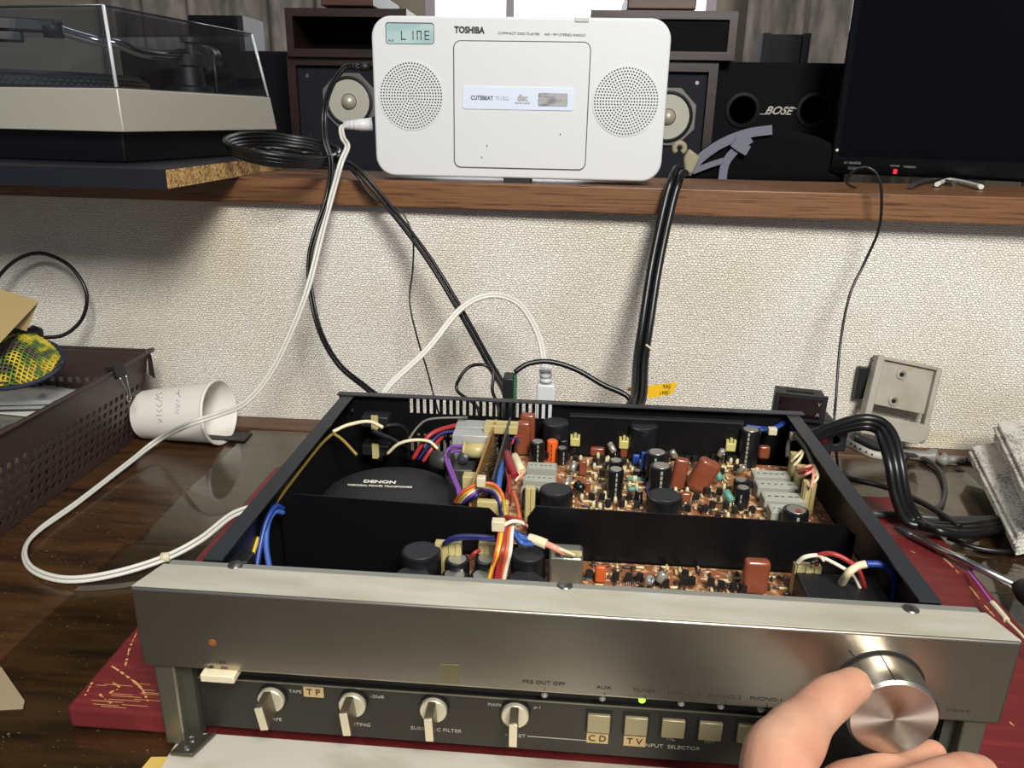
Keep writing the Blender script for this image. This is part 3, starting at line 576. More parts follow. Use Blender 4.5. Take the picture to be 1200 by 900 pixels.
C('wire_loop', 'small black wire loop rising behind the amplifier rear edge', [V((.145, .318, -.05)), V((.144, .335, -.02)), (536, 458, .35), (540, 441, .355), (552, 429, .36), (568, 428, .36), (578, 438, .36), (577, 458, .35)], .0016, m_cord, 'wire', tail=[V((.163, .335, -.02)), V((.163, .318, -.05))])
C('signal_cable', 'black cable arching right from a black plug behind amplifier', [(603, 436, .36), (620, 426, .365), (645, 424, .37), (675, 433, .37), (705, 450, .365), (738, 468, .36)], .0026, m_cord, tail=[V((.275, .34, -.03)), V((.275, .318, -.05))])
t = thing('signal_plug', 'black block plug with green side behind the amplifier rear', 'plug', PY(600, 455, .36)); p0 = PY(590, 440, .36); p1 = PY(606, 466, .36)
box('plug_body', (p0.x, .352, p1.z-.03), (p1.x-.003, .372, p0.z), m_rub, t, bevel=.0015); box('green_side', (p1.x-.003, .352, p1.z-.03), (p1.x-.001, .372, p0.z+.001), mat('terminal_green', (46, 110, 62), .5), t)
# thick bundle with tag
q = [(800, 200, .57), (795, 201, .535), (791, 212, .510), (783, 240, .50), (768, 310, .48), (757, 380, .45), (751, 422, .42), (748, 466, .37)]
C('cable_bundle', 'thick black cable pair hanging from ledge to amplifier with tie', q, .0042, m_cord, twin=.0040, tail=[V((.284, .335, -.02)), V((.284, .318, -.05))])
o = bpy.data.objects[-1] if False else None
tie = PY(787, 226, .503); 
tg = thing('cable_tag', 'yellow plastic cable tag with handwritten black marks', 'tag', PY(775, 458, .405))
m_yel = mat('tag_yellow', (232, 186, 34), .45)
tp = [(757, 457), (762, 452), (794, 448), (788, 462), (760, 467)]
b = MB(); b.quadprism([PY(x, y, .402+.0004*(x-757)) for x, y in tp], (0, .0008, 0)); b.obj('plate', m_yel, tg)
lp = PY(748, 455, .412); MB().tube([lp+V((.0105*math.cos(a_), .012*math.sin(a_), .003*math.cos(a_+1))) for a_ in [k*.4 for k in range(17)]], .0012, 6).obj('loop', m_yel, tg)
def strokes(name, rows, m, parent, r=.00035):
    b = MB()
    for st in rows: b.tube(st, r, 4)
    return b.obj(name, m, parent, auto=False)
rnd = random.Random(4); st = []
def scribble(x0, y0, x1, y1, n_, h, Yf):
    for k in range(n_):
        u = (k+.3)/n_; cx = x0+(x1-x0)*u; cy = y0+(y1-y0)*u; pts = [PY(cx+rnd.uniform(-.4, .4)*(x1-x0)/n_*1.2, cy+rnd.uniform(-h, h), Yf) for _ in range(3)]; st.append(pts)
text('handwriting', '42-TA2', .0052, PY(778, 453.2, .4095), (1, 0, .14), (.0, 0, 1), m_printd, tg, sx=.9); text('handwriting', 'SEN MO', .0052, PY(775, 460.5, .4085), (1, 0, .14), (.0, 0, 1), m_printd, tg, sx=.9)
C('tie_tail', 'pale cable tie end sticking out beside the thick cable pair', [(757, 404, .43), (762, 408, .428), (765, 411, .428)], .0012, m_cream, 'cable tie')
C('thin_cable', 'thin black cable looping over ledge under television and down wall', [(1006, 222, .60), (992, 214, .535), (1000, 201, .50), (1015, 196, .493), (1028, 205, .49), (1033, 228, .488), (1030, 268, .49), (1013, 308, .49), (996, 345, .48), (985, 400, .465), (980, 462, .44), (978, 500, .42)], .0014, m_cord, tail=[V((.51, .41, -.115))])
# left loop
C('black_cable', 'black cord making a big loop on the wall above brown basket', [(-14, 345, .50), (0, 322, .50), (22, 303, .505), (50, 297, .51), (82, 312, .51), (101, 342, .505), (97, 372, .50), (76, 392, .49), (48, 396, .48)], .0022, m_cord)
p0 = PY(47, 396, .478); p1 = PY(8, 385, .45); t = thing('wall_plug', 'black round plug lying on the basket contents under envelope', 'plug', p0)
MB().tube([p0, p0.lerp(p1, .08), p0.lerp(p1, .3), p0.lerp(p1, .34), p1], [.004, .0115, .012, .008, .0075], 16).obj('plug_body', m_rub, t)
# coil on shelf
t = thing('cable_coil', 'black cable coil lying over the raw shelf end', 'cable', PZ(340, 180, BT+.003))
cc = [PY(338, 173+k*5.0, .53-.006*k) for k in range(4)]
b = MB()
for k in range(4):
    z_ = BT+.003+.0035*(3-k) ; pts = []
    c0 = V((-.094, .528, z_+.004))
    for i in range(41):
        a_ = 2*math.pi*i/40; x = (.056-.001*k)*math.cos(a_); y = (.080-.003*k)*math.sin(a_); pts.append(c0+V((x, y, -.16*x+.06*y+.0006*math.sin(3*a_+k))))
    b.tube(pts, .0024, 8)
b.obj('loops', m_cord, t, auto=False)
b = MB()
for k in range(7):
    c0 = V((-.098, .530, BT+.006+.001*k)); b.tube(spline([c0+V((-.04, rnd.uniform(-.03, .03), 0)), c0+V((-.01, rnd.uniform(-.03, .03), .003)), c0+V((.02, rnd.uniform(-.03, .03), -.002)), c0+V((.045, rnd.uniform(-.02, .02), -.004))], 6), .0017, 6)
b.obj('inner_turns', m_cord, t, auto=False)
# ================================================================== AMPLIFIER
AW = .45; PH = .0495; AB = RB + .0002       # width, silver panel height, underside
CX0, CX1, CY1 = .0255, .4245, .306
amp = thing('amplifier', 'opened silver and black stereo amplifier showing its circuit boards, on burgundy board', 'amplifier', (.225, .16, AB))
# silver front
b = MB()
b.quadprism([(0, 0, 0), (AW, 0, 0), (AW, .0035, -PH+.001), (0, .0035, -PH+.001)], (0, 0, 0)) if False else None
fp = box('front_panel', (0, 0, -PH), (AW, .0062, 0), m_alu, amp, bevel=.0014, seg=3)
tp_ = MB().quadprism([(0, .0015, -.0025), (AW, .0015, -.0025), (AW-.006, .0235, -.0025), (.006, .0235, -.0025)], (0, 0, .0027)).obj('top_strip', m_alutop, amp)
box('rear_strip', (.008, .0236, -.0035), (AW-.008, .029, -.0004), mat('strip_metal', (150, 150, 142), .5, .5), amp, bevel=.0004)
m_dk = mat('recess_dark', (22, 22, 22), .5, .3)
LPY = .0145; LZT = PY(350, 800.5, LPY).z; LZB = PY(350, 858, LPY).z
box('recess', (.008, LPY+.0015, LZT), (AW-.008, LPY+.005, -PH+.004), m_dk, amp)
low = box('lower_panel', (.022, LPY, LZB), (AW-.022, LPY+.004, LZT-.0001), m_gun, amp)
box('panel_edge', (.022, LPY-.0006, LZT-.0009), (AW-.022, LPY, LZT), mat('edge_metal', (120, 118, 106), .4, .6), low)
for x0, x1 in ((.004, .0155), (AW-.0155, AW-.004)):
    ef = box('end_frame', (x0, .003, AB), (x1, .017, -PH-.0005), m_alufront, amp, bevel=.0012)
    box('inner_cheek', (x1 if x0 < .2 else x0-.006, .010, AB), (x1+.006 if x0 < .2 else x0, .020, -PH-.0005), mat('cheek', (70, 68, 60), .5, .4), ef)
for x in (.022, AW-.022):   # door hinges
    sg = 1 if x < .2 else -1
    h = MB().quadprism([(x-.008*sg, .004, AB+.001), (x+.008*sg, .012, AB+.001), (x+.002*sg, -.006, AB+.001), (x-.011*sg, -.006, AB+.001)], (0, 0, .0022)).obj('door_hinge', mat('hinge_metal', (96, 90, 80), .4, .8), amp, bevel=.0005)
    for y_ in (.004, -.002): MB().lathe([(.0021, 0), (.0016, .0008)], M.Translation((x-.0025*sg, y_, AB+.0032)), 12).obj('screw', m_steel, h)
dz = AB-.0015
DY = PZ(350, 866.5, dz).y; door = box('front_door', (.008, -.056, dz-.003), (AW-.008, DY, dz), m_door, amp, bevel=.0008)
b = MB(); p0 = PZ(182, 893, dz); b.quadprism([p0+V((-.006, -.012, .0001)), p0+V((.006, -.012, .0001)), p0+V((.005, .004, .0001)), p0+V((-.004, .003, .0001))], (0, 0, .0002)); b.obj('tape_residue', mat('old_tape', (196, 166, 84), .5), door)
# front texts
XF = (1, 0, 0); ZF = (0, 0, 1)
def ft(s, x, y, size, m, Y=-.0002, par_=fp, sx=1.2): p = PY(x, y, Y); return text('lettering', s, size*.62, p, XF, ZF, m, par_, sx=sx)
m_dim = mat('lettering_dim', (58, 52, 46), .6)
ft('POWER', 251, 776, .0052, m_dim); ft('OFF     ON', 254, 782.5, .0034, m_dim)
q_ = PY(247, 781.5, -.0003); MB().quadprism([q_+V((-.0012, 0, -.001)), q_+V((.0012, 0, -.001)), q_+V((0, 0, .0012))], (0, .0002, 0)).obj('lettering', m_printd, fp)
for s_, x, y in (('PRE OUT OFF', 637, 800.5), ('AUX', 707.5, 806), ('TUNER', 755, 809.5), ('PHONO-3', 801.5, 813), ('PHONO-2', 849.5, 816.5), ('PHONO-1', 898, 819.5)):
    ft(s_, x, y, .0050, m_dim); q_ = PY(x+1, y+7, -.0002); box('tick', q_-V((.0002, .0001, .001)), q_+V((.0002, .0001, .001)), m_dim, fp)
ft('VOLUME', 1123, 833, .0040, m_dim)
q_ = PY(249, 753, -.0002); MB().lathe([(.0022, 0), (.0019, .0002)], frame(q_, XF, (0, -1, 0)), 16).obj('rust_spot', mat('rust', (132, 72, 24), .7), fp)
q_ = PY(527, 790, -.0001); b = MB(); b.box(q_-V((.005, .0001, .006)), q_+V((.005, .0001, .006))); b.obj('glue_stain', mat('glue_stain', (160, 150, 118), .42, .95), fp)
# indicator lamps in recess
m_lampoff = mat('lamp_off', (150, 148, 140), .3); m_lampon = mat('lamp_green', (150, 255, 70), .3, emit=((130, 255, 40), 4))
for x, y, on in ((638, 815, 0), (706, 819, 0), (752.5, 821, 1), (798.5, 825, 0), (845, 828.5, 0), (892, 832, 0)):
    q_ = PY(x, y, .007); MB().lathe([(.0018, 0), (.0018, .0012), (.0008, .0022)], frame(q_+V((0, .0015, -.0002)), XF, (0, -1, 0)), 12).obj('indicator_lamp', m_lampon if on else m_lampoff, amp)
pb = PY(255, 795, -.004); box('power_button', (pb.x-.0094, -.005, pb.z-.0024), (pb.x+.0094, .012, pb.z+.0024), m_cream, amp, bevel=.0008)
# selector knobs
m_knobc = mat('selector_disc', (196, 188, 164), .4, .4); m_lever = mat('selector_lever', (110, 100, 82), .35, .6); m_lt = mat('lever_tip', (206, 196, 168), .35, .4)
for x, y, tilt in ((320, 816, .16), (414.5, 822, .1), (509, 828, .05), (604, 834, 0)):
    c0 = PY(x, y, LPY)
    mt = frame(c0, XF, (0, -1, 0))
    k = MB().lathe([(.0086, 0), (.0086, .0016), (.0076, .0017)], mt, 28).obj('selector_knob', mat('knob_well', (8, 8, 8), .6), amp)
    MB().lathe([(.0076, .0005), (.0076, .0040), (.0071, .0046)], mt, 28).obj('disc', m_knobc, k)
    mt2 = mt @ M.Rotation(tilt, 4, 'Z')
    MB().box((-.0022, -.0074, .0044), (.0022, .0074, .0170), 0, mt2).obj('lever', m_lever, k, bevel=.0005)
    MB().box((-.0022, -.0076, .0171), (.0022, .0072, .0180), 0, mt2).obj('lever_tip', m_lt, k, bevel=.0003)
# push buttons
for x, y in ((701.5, 845), (745, 848), (788.5, 851), (832, 854), (877, 857)):
    c0 = PY(x, y, LPY); w_ = .0062
    k = box('input_button', (c0.x-.0074, LPY-.0004, c0.z-.0072), (c0.x+.0074, LPY+.001, c0.z+.0074), mat('button_well', (14, 14, 14), .6), amp)
    box('key', (c0.x-.0063, LPY-.0024, c0.z-.0064), (c0.x+.0063, LPY, c0.z+.0056), m_btn, k, bevel=.0006)
m_paper = mat('paper_label', (172, 146, 100), .7)
for s_, x, y, w_, h_ in (('T P', 367.5, 811, .0058, .0034), ('C D', 700, 865, .0060, .0034), ('T V', 743.5, 868.5, .0060, .0034)):
    c0 = PY(x, y, LPY-.0004); pl_ = box('paper_label', (c0.x-w_, LPY-.0006, c0.z-h_), (c0.x+w_, LPY-.0002, c0.z+h_), m_paper, low)
    text('lettering', s_, .0058, c0-V((0, .0005, 0)), XF, ZF, m_printd, pl_)
for s_, x, y, sz in (('SUBSONIC FILTER', 511, 855, .0040), ('PRESET', 604, 862, .0040), ('AFE', 324.5, 843, .0040), ('MUTING', 420, 849, .0040), ('-20dB', 442, 816.5, .0036), ('TAPE', 346, 810.5, .0036), ('MAIN', 579.5, 826, .0034), ('p-1', 630, 829, .0034), ('MC', 786, 866, .0036), ('MM', 831, 869.5, .0036), ('MM', 875, 872.5, .0036), ('INPUT  SELECTOR', 787, 875.5, .0042)):
    p = PY(x, y, LPY-.0002); text('lettering', s_, sz*.8, p, XF, ZF, m_printg, low, sx=1.15)
a = PY(618, 862.5, LPY); c2 = PY(687, 868, LPY); box('panel_line', (a.x, LPY-.0003, a.z-.0002), (c2.x, LPY, a.z+.0002), m_printg, low)
# volume knob
KX, KZ, KR = .3868, -.0325, .0215
mt = frame((KX, 0, KZ), XF, (0, -1, 0))
vk = MB().lathe([(KR*1.07, -.001), (KR*1.07, .0004)], mt, 56).obj('volume_knob', mat('knob_gap', (8, 8, 8), .7), amp)
MB().lathe([(KR, .0006), (KR, .0195), (KR-.0012, .0208)], mt, 64).obj('knob_skirt', m_knob, vk)
MB().lathe([(KR-.0013, .0206), (KR-.0013, .0211)], mt, 64).obj('knob_face', m_knobface, vk)
an = math.radians(97); MB().box((KR-.0002, -.0003, .001), (KR+.0001, .0003, .0200), 0, mt @ M.Rotation(an, 4, 'Z')).obj('pointer_line', m_printd, vk)
q_ = PY(998, 765.5, -.0002); MB().box((-.0022, -.0004, 0), (.0022, .0004, .0002), 0, frame(q_, (.7, 0, -.8), (0, -1, 0))).obj('volume_mark', m_printd, fp)
# screws on top
for x, y in ((275, 664), (662, 688), (1068, 716)):
    p = PZ(x, y, -.0002); s_ = MB().lathe([(.0042, -.0006), (.0042, .0004), (.0036, .0010), (.0012, .0014)], M.Translation((p.x, p.y+.001, 0)), 16).obj('panel_screw', mat('screw_dark', (120, 120, 116), .3, .9), amp)
# chassis
for x0, x1, xf in ((CX0, CX0+.0012, CX0+.0112), (CX1-.0012, CX1, CX1-.0112)):
    box('side_panel', (x0, .029, AB+.002), (x1, CY1, 0), m_blk, amp)
    box('side_flange', (min(x0, xf)+.0001, .030, -.0002), (max(x1, xf)-.0001, CY1-.002, .0010), m_flange, amp)
box('chassis_floor', (CX0+.0013, .02, AB+.002), (CX1-.0013, CY1-.002, AB+.0035), m_blk2, amp)
for x in (.07, .38):
    for y in (.06, .27): MB().lathe([(.011, 0), (.010, .0019)], M.Translation((x, y, AB)), 18).obj('foot', m_rub, amp)
# rear panel with ventilation slots
sl = [PY(482+7.75*k, 475, CY1).x for k in range(22)]; us = [CX0-.004]
for x in sl: us += [x-.0015, x+.0015]
us += [CX1+.004]; zt, zb2 = PY(482, 466.5, CY1).z, PY(482, 484, CY1).z
vs = [AB+.002, -.052, -.040, -.0345, PY(482, 508, CY1).z-.002, PY(482, 497, CY1).z+.001, zb2, zt, .0012]; vs = sorted(vs)
vi = {i for i in range(len(vs)-1) if (abs(vs[i]-zb2) < 1e-6)}; vi |= {vs.index(PY(482, 508, CY1).z-.002), vs.index(-.052)}
rp = perforated(MB(), (0, CY1, 0), XF, ZF, (0, 1, 0), us, vs, lambda i, j: i % 2 == 1 and j in vi, .0012).obj('rear_panel', m_blk2, amp)
box('rear_lip', (CX0-.004, CY1-.007, .0013), (CX1+.004, CY1+.0012, .0022), m_flange, amp)
# inner dividers
def divider(pts, Y, th=.0012, m=m_blk2, name='divider_plate'):
    q = [PY(x, y, Y) for x, y in pts]; q = q+[V((q[-1].x, Y, AB+.004)), V((q[0].x, Y, AB+.004))]; return MB().quadprism(q, (0, th, 0)).obj(name, m, amp)
m_div = mat('divider_black', (6, 7, 9), .42, spec=.35)
divider([(329, 590), (343, 579), (573, 596), (586, 608)], .128, m=m_div); divider([(618, 607), (628, 593.5), (990, 615.5), (1003, 628)], .127, m=m_div)
sh = box('shield_plate', (PY(668, 487, .281).x, .281, -.055), (PY(872, 492, .281).x, .2822, PY(770, 489, .281).z), m_div, amp)
box('shield_edge', (PY(668, 487, .281).x, .2795, PY(770, 489, .281).z-.0025), (PY(872, 492, .281).x, .281, PY(770, 489, .281).z-.001), m_flange, sh)
# circuit boards
Z0 = -.0375; Z1 = -.046
box('circuit_board', (PY(598, 560, .2).x-.004, .131, Z0-.0016), (.4225, .279, Z0), m_pcb, amp); box('circuit_board', (.125, .032, Z1-.0016), (.412, .1255, Z1), m_pcb, amp)
mS = lambda p: dep(p)/F
def cap(x, y, rp_, hp, z0=Z0, kind='big', lean=None, stripe=True):
    p = PZ(x, y, z0+.02); 
    for _ in range(4): h = hp*dep(p)/(F*.88); p = PZ(x, y, z0+h)
    r = rp_*mS(p); base = V((p.x, p.y, z0))
    if kind == 'big':
        o = MB().lathe([(r*.97, 0), (r, .001), (r, h-.002), (r*.96, h-.0006), (r*.86, h), ], M.Translation(base), 32).obj('capacitor', m_cap, amp)
        MB().lathe([(r*.84, h-.0003), (r*.80, h+.0003)], M.Translation(base), 28).obj('capacitor_top', m_captop, o)
    else:
        m_ = {'el': m_cap, 'or': m_orange}[kind]
        o = MB().lathe([(r*.95, 0), (r, .0006), (r, h-.0014), (r*.96, h-.0004), (r*.78, h)], M.Translation(base), 24).obj('capacitor', m_, amp)
        MB().lathe([(r*.76, h-.0004), (r*.72, h+.0003)], M.Translation(base), 20).obj('capacitor_top', m_silv if kind == 'el' else mat('orange_top', (214, 120, 60), .4), o)
        if stripe:
            ang = math.atan2(CAM.y-base.y, CAM.x-base.x)+rndc.uniform(-.15, .35); b = MB()
            for i in range(int(h/.004)):
                z_ = base.z+.001+i*.004; n_ = V((math.cos(ang), math.sin(ang), 0)); t_ = V((-n_.y, n_.x, 0)); c0 = base+n_*(r+.0001); c0.z = z_
                b.quadprism([c0-t_*r*.10, c0+t_*r*.10, c0+t_*r*.10+V((0, 0, .0030)), c0-t_*r*.10+V((0, 0, .0030))], n_*.0001)
            if b.v: b.obj('sleeve_print', m_printg if kind == 'el' else m_printd, o)
    return o
rndc = random.Random(11)
for a in ((653, 494, 17, 34), (652, 573, 20, 26), (755, 498, 18, 38), (779, 580, 21, 24)): cap(*a)
for a in ((630, 517, 8.5, 26), (660, 516, 6, 18), (659, 524.5, 6.5, 18), (622, 573, 9, 22), (722, 539, 8.5, 30), (722, 549.5, 9.3, 34), (770, 529.5, 12.5, 34), (775, 545.5, 13, 34), (747, 551, 5, 10), (749, 575, 5, 14), (880, 503, 11.8, 40), (868, 562, 8, 20), (871, 571, 8.5, 22), (933, 597, 15, 26)): cap(*a, kind='el')
cap(644, 509, 6, 22, kind='or'); cap(647.5, 516, 6.5, 22, kind='or')
for a in ((493, 645, 24, 34), (484, 674, 23, 24), (619, 649, 21, 34), (616, 679, 23, 24)): cap(*a, z0=Z1)
for a in ((536, 655, 14.5, 24), (533, 673, 16, 16), (571, 654, 14.5, 24), (566, 674, 16, 16)): cap(*a, z0=Z1, kind='el')
p = PZ(936, 598, Z0+.0196); MB().box(p-V((.0012, .003, 0)), p+V((.0012, .001, .0006))).obj('red_mark', m_wire['red'], amp)
# rounded film capacitors
def film(x, y, wpx, hpx, z0=Z0, lean=0, dp=.6, m=m_brown, name='film_capacitor', bev=.45):
    # x,y pixel centre of the body, standing on board
    p = PZ(x, y+hpx/2, z0); s_ = mS(p); w_, h_ = wpx*s_/2, hpx*s_/.9/2
    mt = M.Translation((p.x, p.y+w_*dp, z0+h_+.0012)) @ M.Rotation(lean, 4, 'Y')
    b = MB(); b.box((-w_, -w_*dp, -h_), (w_, w_*dp, h_), 0, mt); return b.obj(name, m, amp, bevel=min(w_, w_*dp, h_)*bev*2*.9, seg=4)
film(617, 510, 18, 42); film(612, 517, 18, 38); film(700, 532, 18, 10, dp=.4); film(682.5, 551, 9, 17); film(687, 574, 9, 14); film(731, 531, 9, 14); film(795, 559, 17, 36, lean=.12); film(823, 562, 27, 38, lean=.42); film(895, 533, 13, 15); film(803, 586, 13, 12); film(766, 598, 9, 10)
film(884, 680, 30, 40, Z1, dp=.5, bev=.4); film(703, 676, 13, 20, Z1, m=mat('tantalum', (190, 84, 40), .3))
film(754.5, 546, 9, 26, m=m_blue, bev=.2); film(772, 577, 28, 8, m=m_blue, bev=.2); film(745, 541, 8, 12, m=m_blue)
# axial resistors and glass tubes
def axial(x0, y0, x1, y1, r, z0, m, name, zl=.003, zr=None):
    a = PZ(x0, y0, z0+zl); c2 = PZ(x1, y1, z0+(zl if zr is None else zr)); d = (c2-a)
    o = MB().tube([a, a+d*.06, a+d*.94, c2], [r*.7, r, r, r*.7], 12).obj(name, m, amp)
    MB().tube([c2, c2+d*.25, V((c2.x+d.x*.3, c2.y+d.y*.3, z0))], .0004, 6).obj('lead', m_steel, o); return o
for a in ((735, 561, 752, 562), (736, 573, 745, 573)): axial(*a, .0020, Z0, m_green, 'resistor')
axial(838, 551, 845, 563, .0030, Z0, m_green, 'resistor', .014, .008); axial(850, 575, 858, 588, .0030, Z0, m_green, 'resistor', .012, .006)
m_tube = mat('silver_tube', (190, 186, 172), .25, .7)
for a in ((714, 519, 720, 530, .018, .012), (787, 528, 792, 536, .016, .010), (842, 534, 848, 527, .010, .016), (873, 546, 866, 553, .012, .006), (668, 560, 662, 570, .010, .006), (674, 541, 670, 552, .012, .006)): axial(*a[:4], .0026, Z0, m_tube, 'small_tube', a[4], a[5])
for a in ((757, 683, 763, 678), (771, 681, 779, 671)): axial(*a, .0028, Z1, mat('glass_diode', (150, 146, 140), .15, .3), 'diode', .008, .014)
axial(675, 567, 683, 574, .0038, Z0, m_cap, 'capacitor', .012, .010)
# relays
m_rtop = mat('relay_top', (168, 168, 156), .5)
def relay(x0, x1, y, yb_, hz, z0=Z0):
    a = PZ(x0, y, z0+hz); c2 = PZ(x1, y, z0+hz); n_ = PZ((x0+x1)/2, yb_, z0+hz)
    o = box('relay', (a.x, n_.y, z0), (c2.x, a.y, z0+hz), m_grey, amp, bevel=.0005)
    box('relay_label', (a.x+.0015, n_.y+.0012, z0+hz), (c2.x-.0015, a.y-.0008, z0+hz+.0002), m_rtop, o)
    b = MB(); L = c2.x-a.x
    for k in range(5): b.box((a.x+L*(.12+.16*k), n_.y+(a.y-n_.y)*.42, z0+hz+.0002), (a.x+L*(.12+.16*k)+L*rndc.uniform(.05, .12), n_.y+(a.y-n_.y)*.52, z0+hz+.0003))
    b.obj('relay_print', m_printd, o)['kind'] = 'stuff'
for a in ((618, 653, 541, 549, .012), (614, 652, 555.5, 563.5, .012), (611, 640, 569, 576, .012)): relay(*a)
for a in ((880, 921, 550, 559, .011), (884, 930, 562, 571.5, .011), (891, 938, 575.5, 587, .011), (899, 934, 590, 601, .011)): relay(*a)
# nylon connectors
def conn(x, y, wpx, hpx, z0=Z0, dy=.006, name='connector', posts=3):
    p = PZ(x, y+hpx/2, z0); s_ = mS(p); w_, h_ = wpx*s_, hpx*s_/.9
    o = box(name, (p.x-w_/2, p.y, z0), (p.x+w_/2, p.y+dy, z0+h_), m_beige, amp, bevel=.0005)
    for k in range(posts): x_ = p.x-w_/2+w_*(k+.5)/posts; box('pin_housing', (x_-w_/posts*.33, p.y-.0012, z0+h_*.12), (x_+w_/posts*.33, p.y, z0+h_+.001), m_beige, o, bevel=.0003)
conn(929, 550, 12, 34, posts=2); conn(936, 565, 12, 34, posts=2); conn(945, 584, 14, 36, posts=2)
conn(525, 655, 31, 36, Z1, posts=4); conn(571, 655, 22, 34, Z1, posts=3); conn(664, 668, 32, 40, Z1, .005, posts=4); conn(942, 682, 30, 38, Z1, posts=3); conn(620, 595, 12, 44, Z0, posts=2)
for x, y in ((674, 515), (731, 518), (856, 521)):   # plastic clips on the shield
    p = PY(x, y, .2795); o = box('plastic_clip', p+V((-.0042, -.003, -.0055)), p+V((.0042, .001, .0022)), mat('clip_nylon', (190, 182, 112), .4), amp, bevel=.001)
    for dx in (-.003, 0, .003): box('prong', p+V((dx-.0011, -.0025, .0020)), p+V((dx+.0011, .0005, .0048 if dx else .0062)), o.data.materials[0], o)
# shielded can
p0 = PZ(642, 684, Z1+.004); s_ = mS(p0); box('shield_can', (p0.x, p0.y, Z1), (p0.x+40*s_, p0.y+.018, Z1+.0235), mat('tin_can', (150, 150, 140), .35, .8), amp, bevel=.0022, seg=3)
# black cover at right front
p0 = PZ(944, 706, Z1+.014); p1 = PZ(1040, 708, Z1+.014); box('relay_cover', (p0.x, p0.y-.004, Z1), (p1.x, p0.y+.026, Z1+.019), m_rub, amp, bevel=.0015)
# transistors
tme = MB().quadprism([(math.cos(a_)*.0024, max(math.sin(a_)*.0024, -.0012), 0) for a_ in [i*math.pi/6 for i in range(12)]], (0, 0, .0048)).mesh('transistor'); tme.materials.append(m_rub)
lme = MB(); [lme.box((x-.0003, -.0003, -.003), (x+.0003, .0003, 0)) for x in (-.0013, 0, .0013)]; lme = lme.mesh('transistor_leads'); lme.materials.append(m_steel)
def transistor(x, y, z0=Z0, h=.0035):
    p = PZ(x, y, z0); o = bpy.data.objects.new('transistor', tme); COL.objects.link(o); o.parent = amp; o.location = p-amp.location+V((0, 0, h)); o.rotation_euler.z = rndc.uniform(-.6, .6)+rndc.choice((0, 0, math.pi))
    c_ = bpy.data.objects.new('leads', lme); COL.objects.link(c_); c_.parent = o
TR = [(797, 545), (805, 545), (813, 545), (826, 545), (836, 543), (844, 543), (853, 543), (860, 545), (815, 590), (828, 583), (842, 584), (850, 600), (834, 600), (706, 545), (712, 553), (697, 548), (705, 562), (674, 545), (672, 533), (676, 556), (693, 590), (705, 590), (712, 598), (737, 590), (746, 600), (728, 598), (755, 560), (758, 570), (783, 540), (730, 548), (765, 545), (800, 575), (812, 575), (868, 602), (880, 606), (860, 606), (845, 560), (862, 556), (825, 604), (805, 604), (640, 540), (665, 543), (878, 575), (840, 615), (790, 608), (712, 520), (705, 526), (825, 528), (832, 535)]
for x, y in TR: transistor(x, y)
for x, y in ((721, 684), (736, 686), (749, 686), (764, 690), (779, 693), (801, 690), (810, 690), (832, 692), (844, 695), (858, 697), (870, 698), (802, 682), (690, 682)): transistor(x, y, Z1)
# uncountable little resistors, jumpers and solder-white print
b = MB(); b2 = MB(); b3 = MB(); b4 = MB()
for k in range(430):
    x, y = rndc.uniform(PZ(660, 570, Z0).x, .385), rndc.uniform(.135, .276); a_ = rndc.choice((0, math.pi/2))+rndc.uniform(-.15, .15); d = V((math.cos(a_), math.sin(a_), 0))
    p = V((x, y, Z0+.0016)); tgt = rndc.choice((b, b, b2, b3))
    if tgt is b3: b3.tube([V((x, y, Z0)), V((x, y, Z0+.004)), V((x, y, Z0+.0065))], [.0011, .0016, .0010], 7)
    else: tgt.tube([p-d*.0028, p-d*.0022, p+d*.0022, p+d*.0028], [.0008, .0011, .0011, .0008], 7)
    b4.tube([p-d*.0042, p+d*.0042], .00028, 4)
for k in range(150):
    x, y = rndc.uniform(PZ(700, 680, Z1).x-.03, .37), rndc.uniform(.075, .122); a_ = rndc.choice((0, math.pi/2)); d = V((math.cos(a_), math.sin(a_), 0)); p = V((x, y, Z1+.0016)); rndc.choice((b, b2)).tube([p-d*.0028, p-d*.0022, p+d*.0022, p+d*.0028], [.0008, .0011, .0011, .0008], 7); b4.tube([p-d*.0042, p+d*.0042], .00028, 4)
b.obj('tiny_resistors', mat('resistor_tan', (200, 178, 128), .4), amp, auto=False)['kind'] = 'stuff'; b2.obj('tiny_diodes', mat('resistor_dark', (60, 50, 44), .4), amp, auto=False)['kind'] = 'stuff'; b3.obj('tiny_posts', mat('resistor_pale', (196, 190, 150), .4), amp, auto=False)['kind'] = 'stuff'; b4.obj('jumper_leads', m_steel, amp, auto=False)['kind'] = 'stuff'
b = MB()
for k in range(900):
    if rndc.random() < .75: x, y, z = rndc.uniform(PZ(605, 570, Z0).x, .42), rndc.uniform(.133, .277), Z0
    else: x, y, z = rndc.uniform(.25, .405), rndc.uniform(.06, .124), Z1
    l_ = rndc.uniform(.0006, .0022); w_ = rndc.uniform(.0002, .0005)
    if rndc.random() < .5: l_, w_ = w_, l_
    b.box((x-l_, y-w_, z), (x+l_, y+w_, z+.0001))
b.obj('board_print', m_print, amp, auto=False)['kind'] = 'stuff'
